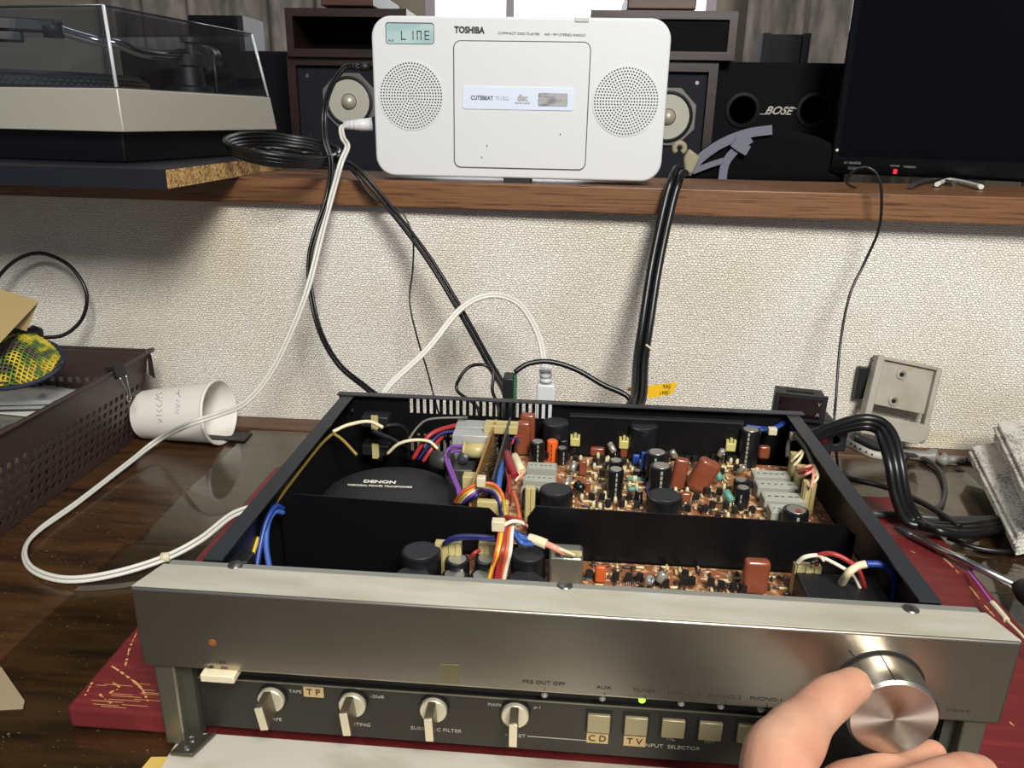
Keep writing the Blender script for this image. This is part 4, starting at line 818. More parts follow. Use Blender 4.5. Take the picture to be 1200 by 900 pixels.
# transformer
tr = MB().lathe([(.058, 0), (.058, .045), (.056, .056), (.050, .063), (.040, .067), (.020, .070), (.004, .0705)], M.Translation((.0925, .193, AB+.004)), 64).obj('transformer', mat('transformer_cover', (26, 27, 30), .55, bump=(500, .15, .0006)), amp)
zt_ = AB+.004
def dome(x, y):
    p = PZ(x, y, -.033)
    for _ in range(6):
        r_ = math.hypot(p.x-.0925, p.y-.193); pr_ = [(0, .0705), (.004, .0705), (.02, .070), (.04, .067), (.05, .063), (.056, .056), (.058, .045)]; h = .045
        for i in range(len(pr_)-1):
            if pr_[i][0] <= r_ <= pr_[i+1][0]: f_ = (r_-pr_[i][0])/(pr_[i+1][0]-pr_[i][0]); h = pr_[i][1]+(pr_[i+1][1]-pr_[i][1])*f_
        p = PZ(x, y, zt_+h)
    return p
text('lettering', 'DENON', .0052, dome(445, 565.5)+V((0, 0, .0006)), (1, .03, 0), (.12, 1, .12), m_print, tr, bold=.03, sx=1.35); text('lettering', 'TOROIDAL POWER TRANSFORMER', .0030, dome(445, 571)+V((0, 0, .0010)), (1, .03, 0), (.06, 1, .15), m_print, tr, bold=.01, sx=1.05)
# fuse holders
for x, y in ((440, 492), (441, 525)):
    p = PY(x, y, .285); h = box('fuse_holder', p+V((-.012, -.004, -.006)), p+V((.012, .012, .004)), m_rub, amp, bevel=.001)
    box('fuse_clip', p+V((-.0025, -.0052, -.008)), p+V((.0035, -.0042, .006)), m_beige, h); box('terminal', p+V((.003, -.0062, -.0095)), p+V((.0065, -.004, -.006)), m_steel, h)
# heat sinks, vertical board, choke
m_hs = mat('heatsink', (190, 192, 190), .4, .4)
for x0, x1, y0, y1 in ((537, 580, 491, 502), (533, 578, 502, 512)):
    a = PZ(x0, y0, -.012); c2 = PZ(x1, y1, -.012); box('heatsink', (a.x, c2.y, -.035), (c2.x, a.y-.0006, -.012), m_hs, amp, bevel=.0004)
vb_ = MB(); q = [PY(580, 480, .295), PY(592, 480, .295)]
xa = PZ(572, 520, -.02).x
vbd = MB().quadprism([(xa+.004, .275, -.005), (xa-.002, .150, -.010), (xa-.002, .150, -.060), (xa+.004, .275, -.060)], (.0016, 0, 0)).obj('upright_board', mat('amber_board', (150, 110, 60), .5), amp)
MB().quadprism([(xa+.016, .275, -.003), (xa+.012, .165, -.008), (xa+.012, .165, -.060), (xa+.016, .275, -.060)], (.0016, 0, 0)).obj('upright_bracket', mat('bracket_grey', (70, 72, 72), .4, .6), amp)
b = MB()
for k in range(110): y_ = rndc.uniform(.155, .27); z_ = rndc.uniform(-.055, -.012); x_ = xa+.002+.005*(y_-.15)/.125; b.box((x_, y_-.0006, z_-.0006), (x_+.0012, y_+.0006, z_+.0006))
b.obj('solder_joints', m_steel, vbd, auto=False)['kind'] = 'stuff'
for y_ in (.262, .272): box('board_spacer', (xa-.004, y_-.003, -.012), (xa+.024, y_+.001, -.005), m_beige, amp, bevel=.0005)
p = PZ(558, 528, -.022); ch = MB().tube([p+V((-.011, 0, 0)), p+V((.011, 0, 0))], .0065, 20).obj('choke_coil', m_beige, amp); 
for dx in (-.0095, .0095): MB().tube([p+V((dx-.001, 0, 0)), p+V((dx+.001, 0, 0))], .0075, 20).obj('bobbin_flange', m_beige, ch)
p = PZ(512, 541, -.024); MB().tube([p+V((-.004, .004, 0)), p+V((.012, 0, 0))], .0075, 18).obj('grey_sleeve', m_cordg, amp); p = PZ(540, 548, -.036); box('grey_block', p+V((-.012, -.012, -.03)), p+V((.012, .01, .004)), m_cordg, amp, bevel=.002)
p = PZ(543, 537, -.026); MB().lathe([(.0045, 0), (.0045, .004), (.002, .005)], frame(p, XF, (0, -1, .4)), 16).obj('binding_screw', m_flange, amp)
p = PZ(555, 558, -.020); box('white_connector', p+V((-.008, -.006, -.014)), p+V((.006, .004, .002)), m_beige, amp, bevel=.001); p = PZ(582, 590, -.012); box('white_connector', p+V((-.014, .002, -.02)), p+V((.008, .007, 0)), m_beige, amp, bevel=.001)
# wires
def wire(col, pts, r=.0011, twin=0, name='wire'): return cable(name, [p if isinstance(p, V) else PZ(*p) for p in pts], r, m_wire[col], amp, twin=twin, seg=7, k=6)
wire('cream', [(390, 506, -.012), (408, 498, -.008), (432, 494, -.008), (449, 501, -.012)], .0016)
wire('cream', [(454, 532, -.030), (466, 521, -.020), (482, 516, -.016), (502, 517, -.018), (513, 526, -.024)], .0014)
wire('olive', [(321, 592, -.020), (345, 560, -.016), (375, 522, -.014), (390, 508, -.014)], .0014); wire('olive', [(391, 508, -.014), (402, 516, -.018), (418, 533, -.026)], .0013)
wire('black', [(436, 505, -.018), (455, 513, -.022), (470, 521, -.026), (476, 528, -.04)], .0022); wire('black', [(453, 499, -.014), (468, 499, -.016), (478, 510, -.026), (479, 540, -.05)], .0020)
wire('grey', [(479, 515, -.018), (490, 500, -.010), (505, 491, -.006), (548, 489, -.007)], .0011)
wire('red', [(484, 538, -.036), (498, 516, -.020), (512, 505, -.014), (537, 498, -.014)], .0020); wire('navy', [(490, 539, -.036), (504, 520, -.022), (518, 508, -.016), (538, 505, -.016)], .0014); wire('red', [(496, 541, -.036), (506, 526, -.026), (518, 512, -.020)], .0018)
wire('purple', [(544, 523, -.020), (529, 524, -.018), (522, 534, -.018), (527, 552, -.020), (536, 573, -.018), (538, 583, -.02)], .0015); wire('purple', [(544, 528, -.022), (530, 530, -.020), (526, 540, -.020), (532, 557, -.022), (540, 577, -.020)], .0013)
for k, (c1, dx) in enumerate((('orange', -2), ('yellow', 1), ('white', 4), ('purple', 8), ('navy', 12))):
    wire(c1, [(534+dx, 590, -.022), (545+dx, 576+k*1.5, -.008-.001*k), (562, 567+k*2.0, -.002-.002*k), (578-dx*.3, 568+k*2, -.002-.002*k), (588-dx*.4, 580+k, -.006-.001*k), (591-dx*.3, 600, -.018), (592, 614, -.02)], .0013)
o = box('tie_block', PZ(564, 563, .002)+V((-.003, -.003, -.004)), PZ(564, 563, .002)+V((.003, .003, .003)), m_cream, amp, bevel=.0006)
for c1, xs in (('orange', (587, 586, 582, 578, 572)), ('red', (592, 592, 590, 588, 583)), ('yellow', (589, 588, 584, 578, 570)), ('brown', (595, 594, 590, 588, 586)), ('orange', (598, 597, 594, 590, 584)), ('white', (603, 600, 598, 594, 588)), ('red', (596, 593, 588, 584, 580))):
    wire(c1, [(xs[0], 608, -.006), (xs[1], 622, -.004), (xs[2], 645, -.010), (xs[3], 662, -.020), (xs[4], 690, -.036)], .0014)
wire('yellow', [(590, 585, -.010), (592, 600, -.004), (594, 612, -.004)], .0013); wire('red', [(593, 606, -.001), (602, 608, .001), (612, 612, .0), (617, 618, -.006)], .0016); wire('white', [(590, 616, -.001), (600, 611, .002), (610, 612, .001), (617, 616, -.004)], .0013); wire('orange', [(601, 575, -.006), (606, 590, -.006), (609, 606, -.004)], .0013)
box('tie_block', PZ(584, 614, .001)+V((-.004, -.003, -.004)), PZ(584, 614, .001)+V((.004, .003, .003)), m_cream, amp, bevel=.0006)
for k in range(4): wire('lblue' if k % 2 else 'blue', [(599+k, 618+k*2, -.006), (606+k, 625+k*3, -.008), (615, 629+k*3, -.010), (624, 632+k*2, -.012)], .0014)
wire('white', [(600, 622, -.008), (606, 636, -.012), (616, 641, -.016)], .0009)
wire('cream', [(620, 631, -.011), (630, 634, -.011), (640, 638, -.012)], .0034, name='sleeve'); wire('pink', [(639, 637, -.012), (650, 642, -.013), (662, 648, -.017)], .0022); wire('cream', [(645, 640, -.013), (660, 645, -.014), (674, 651, -.019)], .0012)
wire('navy', [(520, 637, -.020), (530, 630, -.014), (550, 628, -.012), (583, 630, -.012)], .0013); wire('navy', [(520, 638, -.022), (532, 633, -.016), (552, 631, -.014), (583, 633, -.013)], .0011); wire('red', [(550, 655, -.026), (556, 648, -.020), (562, 645, -.020)], .0013)
wire('blue', [(300, 670, -.042), (305, 640, -.030), (312, 612, -.018), (322, 594, -.012), (332, 596, -.018)], .0019); wire('lblue', [(317, 672, -.042), (312, 640, -.030), (314, 614, -.020), (322, 600, -.016), (332, 601, -.02)], .0019); wire('yellow', [(290, 672, -.04), (296, 648, -.032), (302, 630, -.026)], .0017); wire('white', [(286, 665, -.036), (294, 638, -.028), (303, 615, -.022), (310, 600, -.02)], .0015)
wire('white', [(934, 660, -.018), (943, 653, -.012), (958, 651, -.010), (966, 656, -.010)], .0014); wire('red', [(957, 662, -.018), (959, 651, -.010), (975, 649, -.006), (992, 656, -.008), (1006, 668, -.012), (1014, 690, -.028)], .0015); wire('white', [(966, 654, -.010), (985, 664, -.012), (1000, 674, -.018), (1008, 690, -.028)], .0012); wire('black', [(950, 660, -.014), (966, 655, -.012), (980, 664, -.014)], .0012)
wire('cream', [(986, 684, -.026), (994, 672, -.014), (1004, 664, -.010), (1015, 661, -.008)], .0024); wire('blue', [(1014, 661, -.008), (1032, 662, -.008), (1046, 672, -.012), (1050, 690, -.024), (1045, 712, -.036)], .0022)
for k in range(2): wire('blue', [(874, 499+k*3, -.012), (890, 501+k*3, -.013), (903, 502+k*2, -.012), (915, 497+k*2, -.009), (924, 491+k*2, -.006)], .0016)
wire('blue', [(927, 498, -.008), (930, 508, -.010)], .0014); wire('grey', [(932, 510, -.006), (944, 524, -.006), (950, 537, -.008), (953, 546, -.010)], .0022); wire('grey', [(928, 514, -.012), (924, 522, -.018), (923, 536, -.026)], .0022)
for c1, a, c2, e in (('cream', (940, 528), (934, 534), (927, 541)), ('cream', (941, 530), (938, 537), (930, 546)), ('pink', (953, 545), (945, 547), (934, 550)), ('dred', (951, 549), (944, 552), (936, 555)), ('pink', (952, 552), (946, 555), (939, 559)), ('cream', (954, 545), (957, 556), (948, 566)), ('pink', (953, 548), (953, 560), (950, 572)), ('cream', (955, 546), (958, 560), (947, 570))): wire(c1, [a+(-.008,), c2+(-.008,), e+(-.014,)], .0011)
for x, y in ((905, 505), (931, 511)): p = PZ(x, y, -.009); o = box('tie_block', p-V((.0035, .003, .003)), p+V((.0035, .003, .003)), m_cream, amp, bevel=.0006)
wire('cream', [(603, 535, -.006), (608, 545, -.004), (612, 553, -.006)], .0034, name='sleeve'); wire('dred', [(594, 531, -.006), (598, 546, -.004), (604, 558, -.006)], .0030, name='sleeve'); wire('lblue', [(591, 541, -.010), (586, 556, -.012), (584, 572, -.016)], .0024); wire('red', [(594, 548, -.008), (597, 570, -.010), (597, 592, -.016)], .0014); wire('pink', [(605, 545, -.006), (614, 552, -.006), (606, 562, -.010), (604, 566, -.014)], .0010); wire('cream', [(600, 549, -.006), (608, 556, -.006), (604, 564, -.010)], .0009); wire('navy', [(597, 515, -.004), (604, 514, -.002), (608, 519, -.004)], .0012); wire('red', [(600, 520, -.004), (604, 512, -.002), (611, 512, -.004)], .0010)
box('cable_clamp', PZ(283, 655, -.014)+V((-.006, -.006, -.02)), PZ(283, 655, -.014)+V((.006, .006, .002)), m_rub, amp, bevel=.001)
for x, y, Y_ in ((413, 481, .30), (920, 504, .30)): MB().lathe([(.0016, 0), (.001, .0014)], frame(PY(x, y, Y_), XF, (0, -1, 0)), 10).obj('rivet', m_flange, amp)
# ================================================================== RIGHT HAND
def hand():
    b = []
    def chain(pts):
        sp = [(p[0] if isinstance(p[0], V) else PY(*p[0]), p[1]) for p in pts]; P = spline([p for p, r in sp], 10); R_ = []
        for i in range(len(sp)-1):
            for j in range(10): t = j/10; t = t*t*(3-2*t); R_.append(sp[i][1]*(1-t)+sp[i+1][1]*t)
        R_.append(sp[-1][1]); b.append((P, R_))
    palm = PY(975, 985, -.085); wrist = palm+V((-.035, -.10, .0)); elbow = wrist+V((-.05, -.24, .02))
    # thumb
    chain([(palm+V((-.026, -.030, -.004)), .019), ((912, 905, -.072), .0160), ((928, 868, -.058), .0142), ((952, 838, -.041), .0112), ((972, 820, -.031), .0108), ((1000, 803, -.020), .0086)])
    # index under the knob
    chain([(palm+V((-.006, .010, -.006)), .013), ((985, 925, -.048), .0108), ((1020, 909, -.032), .0092), ((1062, 899, -.018), .0082), ((1092, 884, -.010), .0074)])
    # middle
    chain([(palm+V((.012, .004, -.008)), .013), ((1040, 945, -.062), .0115), ((1092, 920, -.048), .0102), ((1128, 908, -.036), .0100), ((1148, 906, -.030), .0086)])
    chain([(palm+V((.026, -.008, -.010)), .0125), ((1090, 985, -.075), .011), ((1150, 960, -.060), .0098), ((1190, 945, -.048), .0088)])
    chain([(palm+V((.036, -.024, -.010)), .0115), ((1115, 1050, -.088), .0100), ((1170, 1030, -.078), .0088), ((1205, 1015, -.068), .0078)])
    # palm and forearm
    for dx in (-.024, -.008, .010, .026): chain([(wrist+V((dx*.6, 0, 0)), .018), (palm+V((dx, -.035, -.006)), .0165), (palm+V((dx, 0, -.008)), .0135)])
    chain([(palm+V((-.02, -.03, -.004)), .017), (wrist+V((0, .01, 0)), .023), (wrist, .024), (wrist.lerp(elbow, .4), .030), (elbow, .038)])
    mb = MB()
    for P, R_ in b:
        mb.tube(P, R_, 16)
        for p, r in ((P[0], R_[0]), (P[-1], R_[-1])):
            bm = bmesh.new(); bmesh.ops.create_icosphere(bm, subdivisions=3, radius=r); bm.verts.index_update(); mb.add([v.co+p for v in bm.verts], [[v.index for v in f.verts] for f in bm.faces]); bm.free()
    me = mb.mesh('hand_raw'); o = bpy.data.objects.new('hand_raw', me); COL.objects.link(o)
    bm = bmesh.new(); bm.from_mesh(me); bmesh.ops.recalc_face_normals(bm, faces=bm.faces); bm.to_mesh(me); bm.free()
    md = o.modifiers.new('r', 'REMESH'); md.mode = 'VOXEL'; md.voxel_size = .0013; md.use_smooth_shade = True
    sm = o.modifiers.new('s', 'SMOOTH'); sm.iterations = 14; sm.factor = .5
    dg = bpy.context.evaluated_depsgraph_get(); m2 = bpy.data.meshes.new_from_object(o.evaluated_get(dg)); bpy.data.objects.remove(o)
    for p in m2.polygons: p.use_smooth = True
    return m2
pe = thing('person', 'right hand turning the volume knob with thumb and fingers', 'person', PY(975, 985, -.085))
obj('hand', hand(), m_skin, pe, auto=False)

# ================================================================== CUP
t = thing('paper_cup', 'white paper cup with handwriting lying on its side on the desk', 'cup', (-.215, .468, ZD)); m_cup = mat('paper_white', (224, 222, 214), .55); m_cupin = mat('cup_inside', (226, 222, 196), .5)
B0 = V((-.262, .470, ZD+.0285)); B1 = V((-.168, .463, ZD+.0385)); ax = (B1-B0).normalized(); Lc = (B1-B0).length; mt = frame(B0, (0, 0, 1), ax)
MB().lathe([(.020, .004), (.0265, .004), (.027, 0), (.028, .0), (.0355, Lc-.004), (.0372, Lc-.004), (.0380, Lc-.0015), (.0372, Lc), (.0358, Lc), (.0345, Lc-.004), (.0262, .0065), (.010, .006)], mt, 56, mis=[0, 0, 0, 0, 0, 0, 0, 0, 1, 1, 1, 1]).obj('cup_body', [m_cup, m_cupin], t)
def on_cup(px, py):   # pixel -> point on the cup's cone
    d = ray(px, py).normalized(); best = None; lo_, hi_ = .6, 1.2
    k = lo_
    while k < hi_:
        p = CAM+d*k; s_ = (p-B0).dot(ax); r_ = ((p-B0)-ax*s_).length
        if 0 < s_ < Lc and r_ < .0282+.0077*s_/Lc: return p
        k += .0006
    return PY(px, py, .44)
hw = [[(210, 457), (209, 462), (212, 466)], [(211, 461), (206, 461)], [(207, 469), (211, 471), (206, 474), (211, 476), (206, 478)], [(204, 482), (210, 480), (211, 484), (205, 484)], [(190, 460), (186, 463)], [(191, 466), (184, 468), (190, 471)], [(183, 474), (187, 477), (190, 474)], [(183, 480), (187, 483), (190, 480)], [(190, 487), (183, 487)], [(186, 491), (190, 494), (184, 496), (188, 490)], [(183, 462), (186, 466), (182, 468)]]
strokes('handwriting', [[on_cup(x, y) for x, y in s_] for s_ in hw], m_printd, t, .00035)
# ================================================================== BASKET
bk_ = thing('basket', 'brown perforated plastic basket with papers on the desk', 'basket', (-.42, .33, ZD)); m_bk = mat('basket_brown', (62, 48, 46), .42)
tx, bx = -.254, -.274; ty1, ty0 = .487, -.05; tzb = ZD+.101
def wall_perf(name, org, ud, vd, nd, Lu, Lv, rim):
    us = [0, .012]; n_ = int((Lu-.024)/.0105)
    for k in range(n_): us += [.012+k*.0105+.0022, .012+(k+1)*.0105-.0022]
    us += [Lu]; us = sorted(set(us)); vs = [0, .008]; m__ = int((Lv-.008-rim)/.0105)
    for k in range(m__): vs += [.008+k*.0105+.0022, .008+(k+1)*.0105-.0022]
    vs += [Lv]; return perforated(MB(), org, ud, vd, nd, us, vs, lambda i, j: i % 2 == 0 and i > 0 and i < len(us)-2 and j % 2 == 0 and 0 < j < len(vs)-2, .0018).obj(name, m_bk, bk_)
hgt = V((tx-bx, 0, tzb-ZD)); Lv = hgt.length
wall_perf('side_wall', V((bx, ty0, ZD+.0006)), V((0, 1, 0)), hgt.normalized(), V((-1, 0, 0)), ty1-ty0-.008, Lv, .024)
wall_perf('back_wall', V((-.62, ty1-.016, ZD+.0006)), V((1, 0, 0)), V((0, .008, .101)).normalized(), V((0, -1, 0)), .346+.016, .1015, .030)
wall_perf('front_wall', V((-.62, ty0, ZD+.0006)), V((1, 0, 0)), V((0, -.008, .101)).normalized(), V((0, 1, 0)), .346+.016, .1015, .030)
box('left_wall', (-.622, ty0, ZD+.0006), (-.62, ty1-.008, tzb), m_bk, bk_); box('bottom', (-.62, ty0+.002, ZD+.0006), (bx-.001, ty1-.017, ZD+.002), m_bk, bk_)
MB().tube(spline([V((tx+.0005, ty0, tzb)), V((tx+.0005, .2, tzb)), V((tx+.0005, ty1-.02, tzb)), V((tx-.006, ty1-.003, tzb)), V((tx-.022, ty1, tzb)), V((-.45, ty1, tzb)), V((-.62, ty1, tzb))], 8), .0022, 8).obj('rim', m_bk, bk_)
MB().quadprism([(tx-.001, ty1-.004, tzb+.001), (tx+.003, ty1-.006, tzb-.004), (tx+.006, ty1-.010, tzb-.030), (tx-.002, ty1-.004, tzb-.028)], (-.004, .003, 0)).obj('corner_tab', m_bk, bk_)
cl = thing('binder_clip', 'black binder clip with wire handle on the basket rim', 'clip', PY(142, 436, .40)); q_ = V((tx, .405, tzb))
MB().quadprism([q_+V((-.005, 0, .006)), q_+V((.004, 0, .006)), q_+V((.007, 0, -.007)), q_+V((.003, 0, -.007)), q_+V((.001, 0, .003)), q_+V((-.002, 0, .003)), q_+V((-.004, 0, -.007)), q_+V((-.008, 0, -.007))], (0, .018, 0)).obj('clip_body', m_rub, cl)
hd = q_+V((.007, .003, -.006)); MB().tube(spline([hd, hd+V((.003, .004, -.018)), hd+V((.003, .002, -.026)), hd+V((.003, .006, -.029)), hd+V((.003, .010, -.026)), hd+V((.003, .008, -.018)), hd+V((0, .012, 0))], 6), .0007, 6).obj('wire_handle', m_steel, cl)
# contents
zc = ZD+.055
def sheet(name, pts, th, m, label, cat, bevel=0): b = MB(); b.quadprism([V(p) for p in pts], (0, 0, th)); return tag(b.obj(name, m, bevel=bevel), label, cat)
def pxz(l, z): return [PZ(x, y, z) for x, y in l]
sheet('packing_box', [(-.60, .02, ZD+.0025), (-.292, .02, ZD+.0025), (-.286, .30, ZD+.0025), (-.60, .30, ZD+.0025)], .050, mat('kraft_box', (196, 170, 132), .7), 'tan cardboard box inside the brown basket at front', 'box')
sheet('plastic_case', [(-.60, .31, ZD+.0025), (-.286, .31, ZD+.0025), (-.283, .465, ZD+.0025), (-.60, .465, ZD+.0025)], .056, mat('case_grey', (112, 112, 100), .3, noise=((44, 44, 40), (40, 30, 30), .55, .62)), 'grey green case with dark marks inside the brown basket', 'case')
m_cdc = mat('clear_case', (168, 172, 174), .12, .2)
for k, lab in enumerate(('clear disc case lying uppermost under the net bag', 'clear disc case lying just below the top one')):
    z_ = ZD+.066+.006*(1-k); o = sheet('disc_case', pxz([(-20, 464+5*k), (60, 456+6*k), (94, 462+6*k), (60, 474+5*k), (-20, 476+5*k)], z_), .0045, m_cdc, lab, 'disc case', .0006)
sheet('paper_sheet', pxz([(-20, 474), (10, 474), (77, 478), (40, 489), (-20, 483)], ZD+.0602), .0012, mat('paper_sheet', (216, 212, 204), .6), 'white paper sheet sticking over the tan box in basket', 'paper')
b = MB(); e0 = [PY(-30, 338, .40), PY(0, 342, .40), PY(44, 355, .40), PY(0, 402, .34), PY(-30, 420, .32)]
b.quadprism(e0, (0, .003, .0015)); ev = thing('envelope', 'tan kraft paper envelope leaning above the yellow net bag', 'envelope', PY(10, 375, .38)); m_kr = mat('kraft', (168, 146, 100), .7, bump=(300, .2, .0006)); b.obj('envelope_body', m_kr, ev)
MB().quadprism([PY(44, 355, .4035), PY(31, 388, .385), PY(17, 384, .375)], (0, .001, .0005)).obj('flap', m_kr, ev)
# net bag
def netmat():
    m = mat('net_yellow', (170, 152, 34), .7); n, l, b = nodes(m); tc = n.new('ShaderNodeTexCoord')
    nz = n.new('ShaderNodeTexNoise'); nz.inputs['Scale'].default_value = 55; l.new(tc.outputs['Object'], nz.inputs[0]); r = ramp(n, [(.36, (84, 70, 62)), (.44, (70, 116, 40)), (.5, (178, 158, 40)), (.62, (206, 184, 60))]); l.new(nz.outputs[0], r.inputs[0]); l.new(r.outputs[0], b.inputs['Base Color']); return m
nb = thing('net_bag', 'yellow and green net pouch with dark edge on basket contents', 'bag', PY(30, 430, .38)); cN = PY(8, 425, .375); b = MB(); mf = MB()
def pt(u, v): 
    x = .058*math.cos(u)*v; y = .040*math.sin(u)*v; return cN+V((x, y*.75, .020*(1-v*v)+.006*math.sin(5*x*30)+.45*y-.004))
NU, NV = 64, 14
for k in range(NU*3):
    a0 = k*2*math.pi/(NU*3); 
for k in range(26):      # woven cords both ways
    x = -.056+.112*k/25
    for ax_ in (0, 1):
        pts = []
        for j in range(25):
            s_ = -1+2*j/24; px_, py_ = (x/.058, s_) if ax_ == 0 else (s_, x/.058)
            rr = math.hypot(px_, py_)
            if rr <= 1: pts.append(cN+V((.058*px_, .030*py_, .020*(1-rr*rr)+.003*math.sin(px_*6)+.018*py_+.0008*((j+k) % 2))))
        if len(pts) > 2: b.tube(pts, .0009, 5)
b.obj('netting', netmat(), nb, auto=False)['kind'] = 'stuff'
mf.lathe([(.0, -.004), (.9, .0), (.86, .3), (.5, .8), (.05, .98)], M.Translation(cN+V((0, 0, -.003))) @ M(((.058, 0, 0, 0), (0, .030, 0, 0), (0, .018, .018, 0), (0, 0, 0, 1))), 40).obj('filling', mat('net_filling', (104, 96, 40), .8, noise=((58, 74, 36), (50, 50, 50), .45, .6)), nb)
MB().tube([cN+V((.058*math.cos(a_), .030*math.sin(a_), .018*math.sin(a_))) for a_ in [k*.157 for k in range(41)]], .0024, 8).obj('edge_binding', mat('navy_edge', (30, 36, 52), .7), nb)
# ================================================================== RIGHT CLUTTER
mv = thing('panel_meter', 'small black digital panel meter behind the amplifier rear right corner', 'meter', PY(935, 505, .365)); p0 = PY(911, 459.5, .372); p1 = PY(960, 489, .36)
mt = frame(PY(937, 476, .360), (1, -.03, -.03), (-.12, -1, .0))
MB().box((-.0215, -.0135, -.02), (.0215, .0115, 0), 0, mt).obj('case', m_rub, mv, bevel=.0008); MB().box((-.0235, -.0145, 0), (.0235, .0125, .002), 0, mt).obj('bezel', m_rub, mv, bevel=.0006); MB().box((-.019, -.0105, .002), (.019, .0085, .0023), 0, mt).obj('screen', mat('meter_screen', (20, 8, 12), .15), mv)
for s_, y_ in (('V', .004), ('A', -.006)): q_ = mt @ V((.0165, y_, .0026)); text('lettering', s_, .005, q_, mt.to_3x3() @ V((1, 0, 0)), mt.to_3x3() @ V((0, 1, 0)), m_printg, mv)
box('base_block', PY(950, 497, .375)+V((-.022, -.012, -.06)), PY(950, 497, .375)+V((.020, .02, .008)), m_rub, mv, bevel=.003); MB().box((-.012, .0118, -.014), (.012, .0122, -.006), 0, mt).obj('slot', m_blk2, mv)
# grey holder
hb = thing('wall_holder', 'grey plastic holder with two screw holes leaning against wall', 'holder', PY(1045, 515, .51)); m_hold = mat('holder_grey', (158, 152, 140), .5, noise=((146, 138, 122), (40, 40, 40), .45, .7))
o3 = PY(1041, 512, .508); hx = (PY(1080, 522, .508)-PY(1003, 506, .508)).normalized(); top = PY(1062, 424, .534); hy = (top-o3).normalized(); hz = hx.cross(hy).normalized(); hz = hz if hz.y < 0 else -hz
mt = M.Translation(o3) @ M((hx, hy, hz)).transposed().to_4x4(); HW = .0375; HH = (top-o3).length
b = MB(); b.box((-HW, .033, -.002), (HW, HH, .0025), 0, mt); b.obj('back_plate', m_hold, hb, bevel=.0008)
MB().box((-HW, .0, -.002), (-HW+.008, HH+.0005, .013), 0, mt).obj('side_rail', m_hold, hb, bevel=.0015); MB().box((HW-.006, .0, -.002), (HW, HH+.0005, .009), 0, mt).obj('side_rail', m_hold, hb, bevel=.0015)
fr_ = MB(); fr_.quadprism([mt @ V(p) for p in ((-HW, -.002, .009), (-HW, .022, .009), (HW, .022, .009), (HW, .006, .009), (HW-.012, -.002, .009))], hz*.004); fr_ = fr_.obj('front_pocket', m_hold, hb, bevel=.001)
MB().box((-HW+.008, HH-.003, 0), (HW-.006, HH+.0005, .007), 0, mt).obj('top_rail', m_hold, hb)
for u, v in ((-.003, .072), (-.005, .041)):
    r_ = MB().lathe([(.0058, .0022), (.0058, .0040), (.0044, .0044), (.0034, .003)], mt @ M.Translation((u, v, 0)), 20).obj('screw_hole_ring', m_hold, hb); MB().lathe([(.0026, .0030), (.0024, .0044)], mt @ M.Translation((u, v, 0)), 14).obj('hole', m_blk2, r_)
b = MB(); q = [mt @ V((u, v, .0027)) for u, v in ((.003, .077), (.007, .080), (.010, .092), (.006, .089))]; b.quadprism(q, hz*.0001); b.obj('glue_drip', mat('glue_drip', (166, 142, 96), .4), hb)
box('foam_pad', PY(1008, 432, .53)+V((-.001, 0, -.036)), PY(1018, 432, .53)+V((.004, .008, 0)), m_rub, hb)
# cables on the right
def CZ(name, label, pts, r, m, cat='cable', **k): return tag(cable(name, [p if isinstance(p, V) else (PZ(*p[:3]) if len(p) == 3 else PY(*p[:3])) for p in pts], r, m, **k), label, cat)
for k, lab in enumerate(('thick black cable arching high from amplifier rear, outermost', 'thick black cable arching from amplifier rear, middle one', 'thick black cable arching from amplifier rear, innermost')):
    dx = -7*k; dy = 5*k
    pts = [V((.425-.004*k, .318, -.03)), PY(948, 509+dy*.6, .335), PY(975, 499+dy*.7, .35), PY(1008, 490+dy, .36), PY(1033+dx*.4, 494+dy, .355), PY(1048+dx, 512+dy*.5, .34), PY(1056+dx, 545, .32), PY(1062+dx, 580, .31), PZ(1076+dx, 608+dy*.3, RB+.010), PZ(1100+dx, 622-3*k, RB+.012-.002*k), PZ(1135, 626-5*k, RB+.004), PZ(1175, 620-5*k, ZD+.010)]
    tag(cable('thick_cable', pts, .0042, m_cord), lab, 'cable', 'thick black cables arching over the board')
CZ('flat_cable', 'flat dull black cable running straight across the board corner', [(1000, 600, RB+.004), (1025, 602, RB+.004), (1060, 604, RB+.004), (1105, 608, RB+.004), (1150, 609, ZD+.012), (1190, 606, ZD+.010)], .0036, m_cordg)
CZ('shiny_cable', 'shiny black cable slanting from amplifier side over glass', [(985, 558, -.10), (1005, 563, -.10), (1035, 570, -.10), (1062, 580, -.098), (1095, 597, -.096), (1125, 618, -.096)], .0030, m_cord)
CZ('probe_cable', 'thin grey cable forming a loop on glass behind thick cables', [(1060, 532, ZD+.012), (1080, 536, ZD+.008), (1098, 548, ZD+.006), (1107, 566, ZD+.006), (1106, 585, ZD+.006), (1098, 595, ZD+.006), (1080, 590, ZD+.006), (1060, 580, ZD+.006)], .0024, m_cordg)
CZ('dark_cable', 'dark cable lying on desk under the newspaper end', [(1110, 630, ZD+.007), (1145, 642, ZD+.006), (1180, 646, ZD+.006), (1210, 640, ZD+.006)], .0024, m_cord)
pr = thing('test_probe', 'grey test probe with guard ring lying on desk by wall', 'probe', PZ(1100, 537, ZD+.006)); m_pg = mat('probe_grey', (128, 126, 120), .45)
pp = [PZ(x, y, ZD+.0085) for x, y in ((1040, 530), (1085, 534.5), (1091, 534), (1097, 535), (1100, 538), (1104, 538), (1107, 538), (1130, 539), (1134, 539.5))]
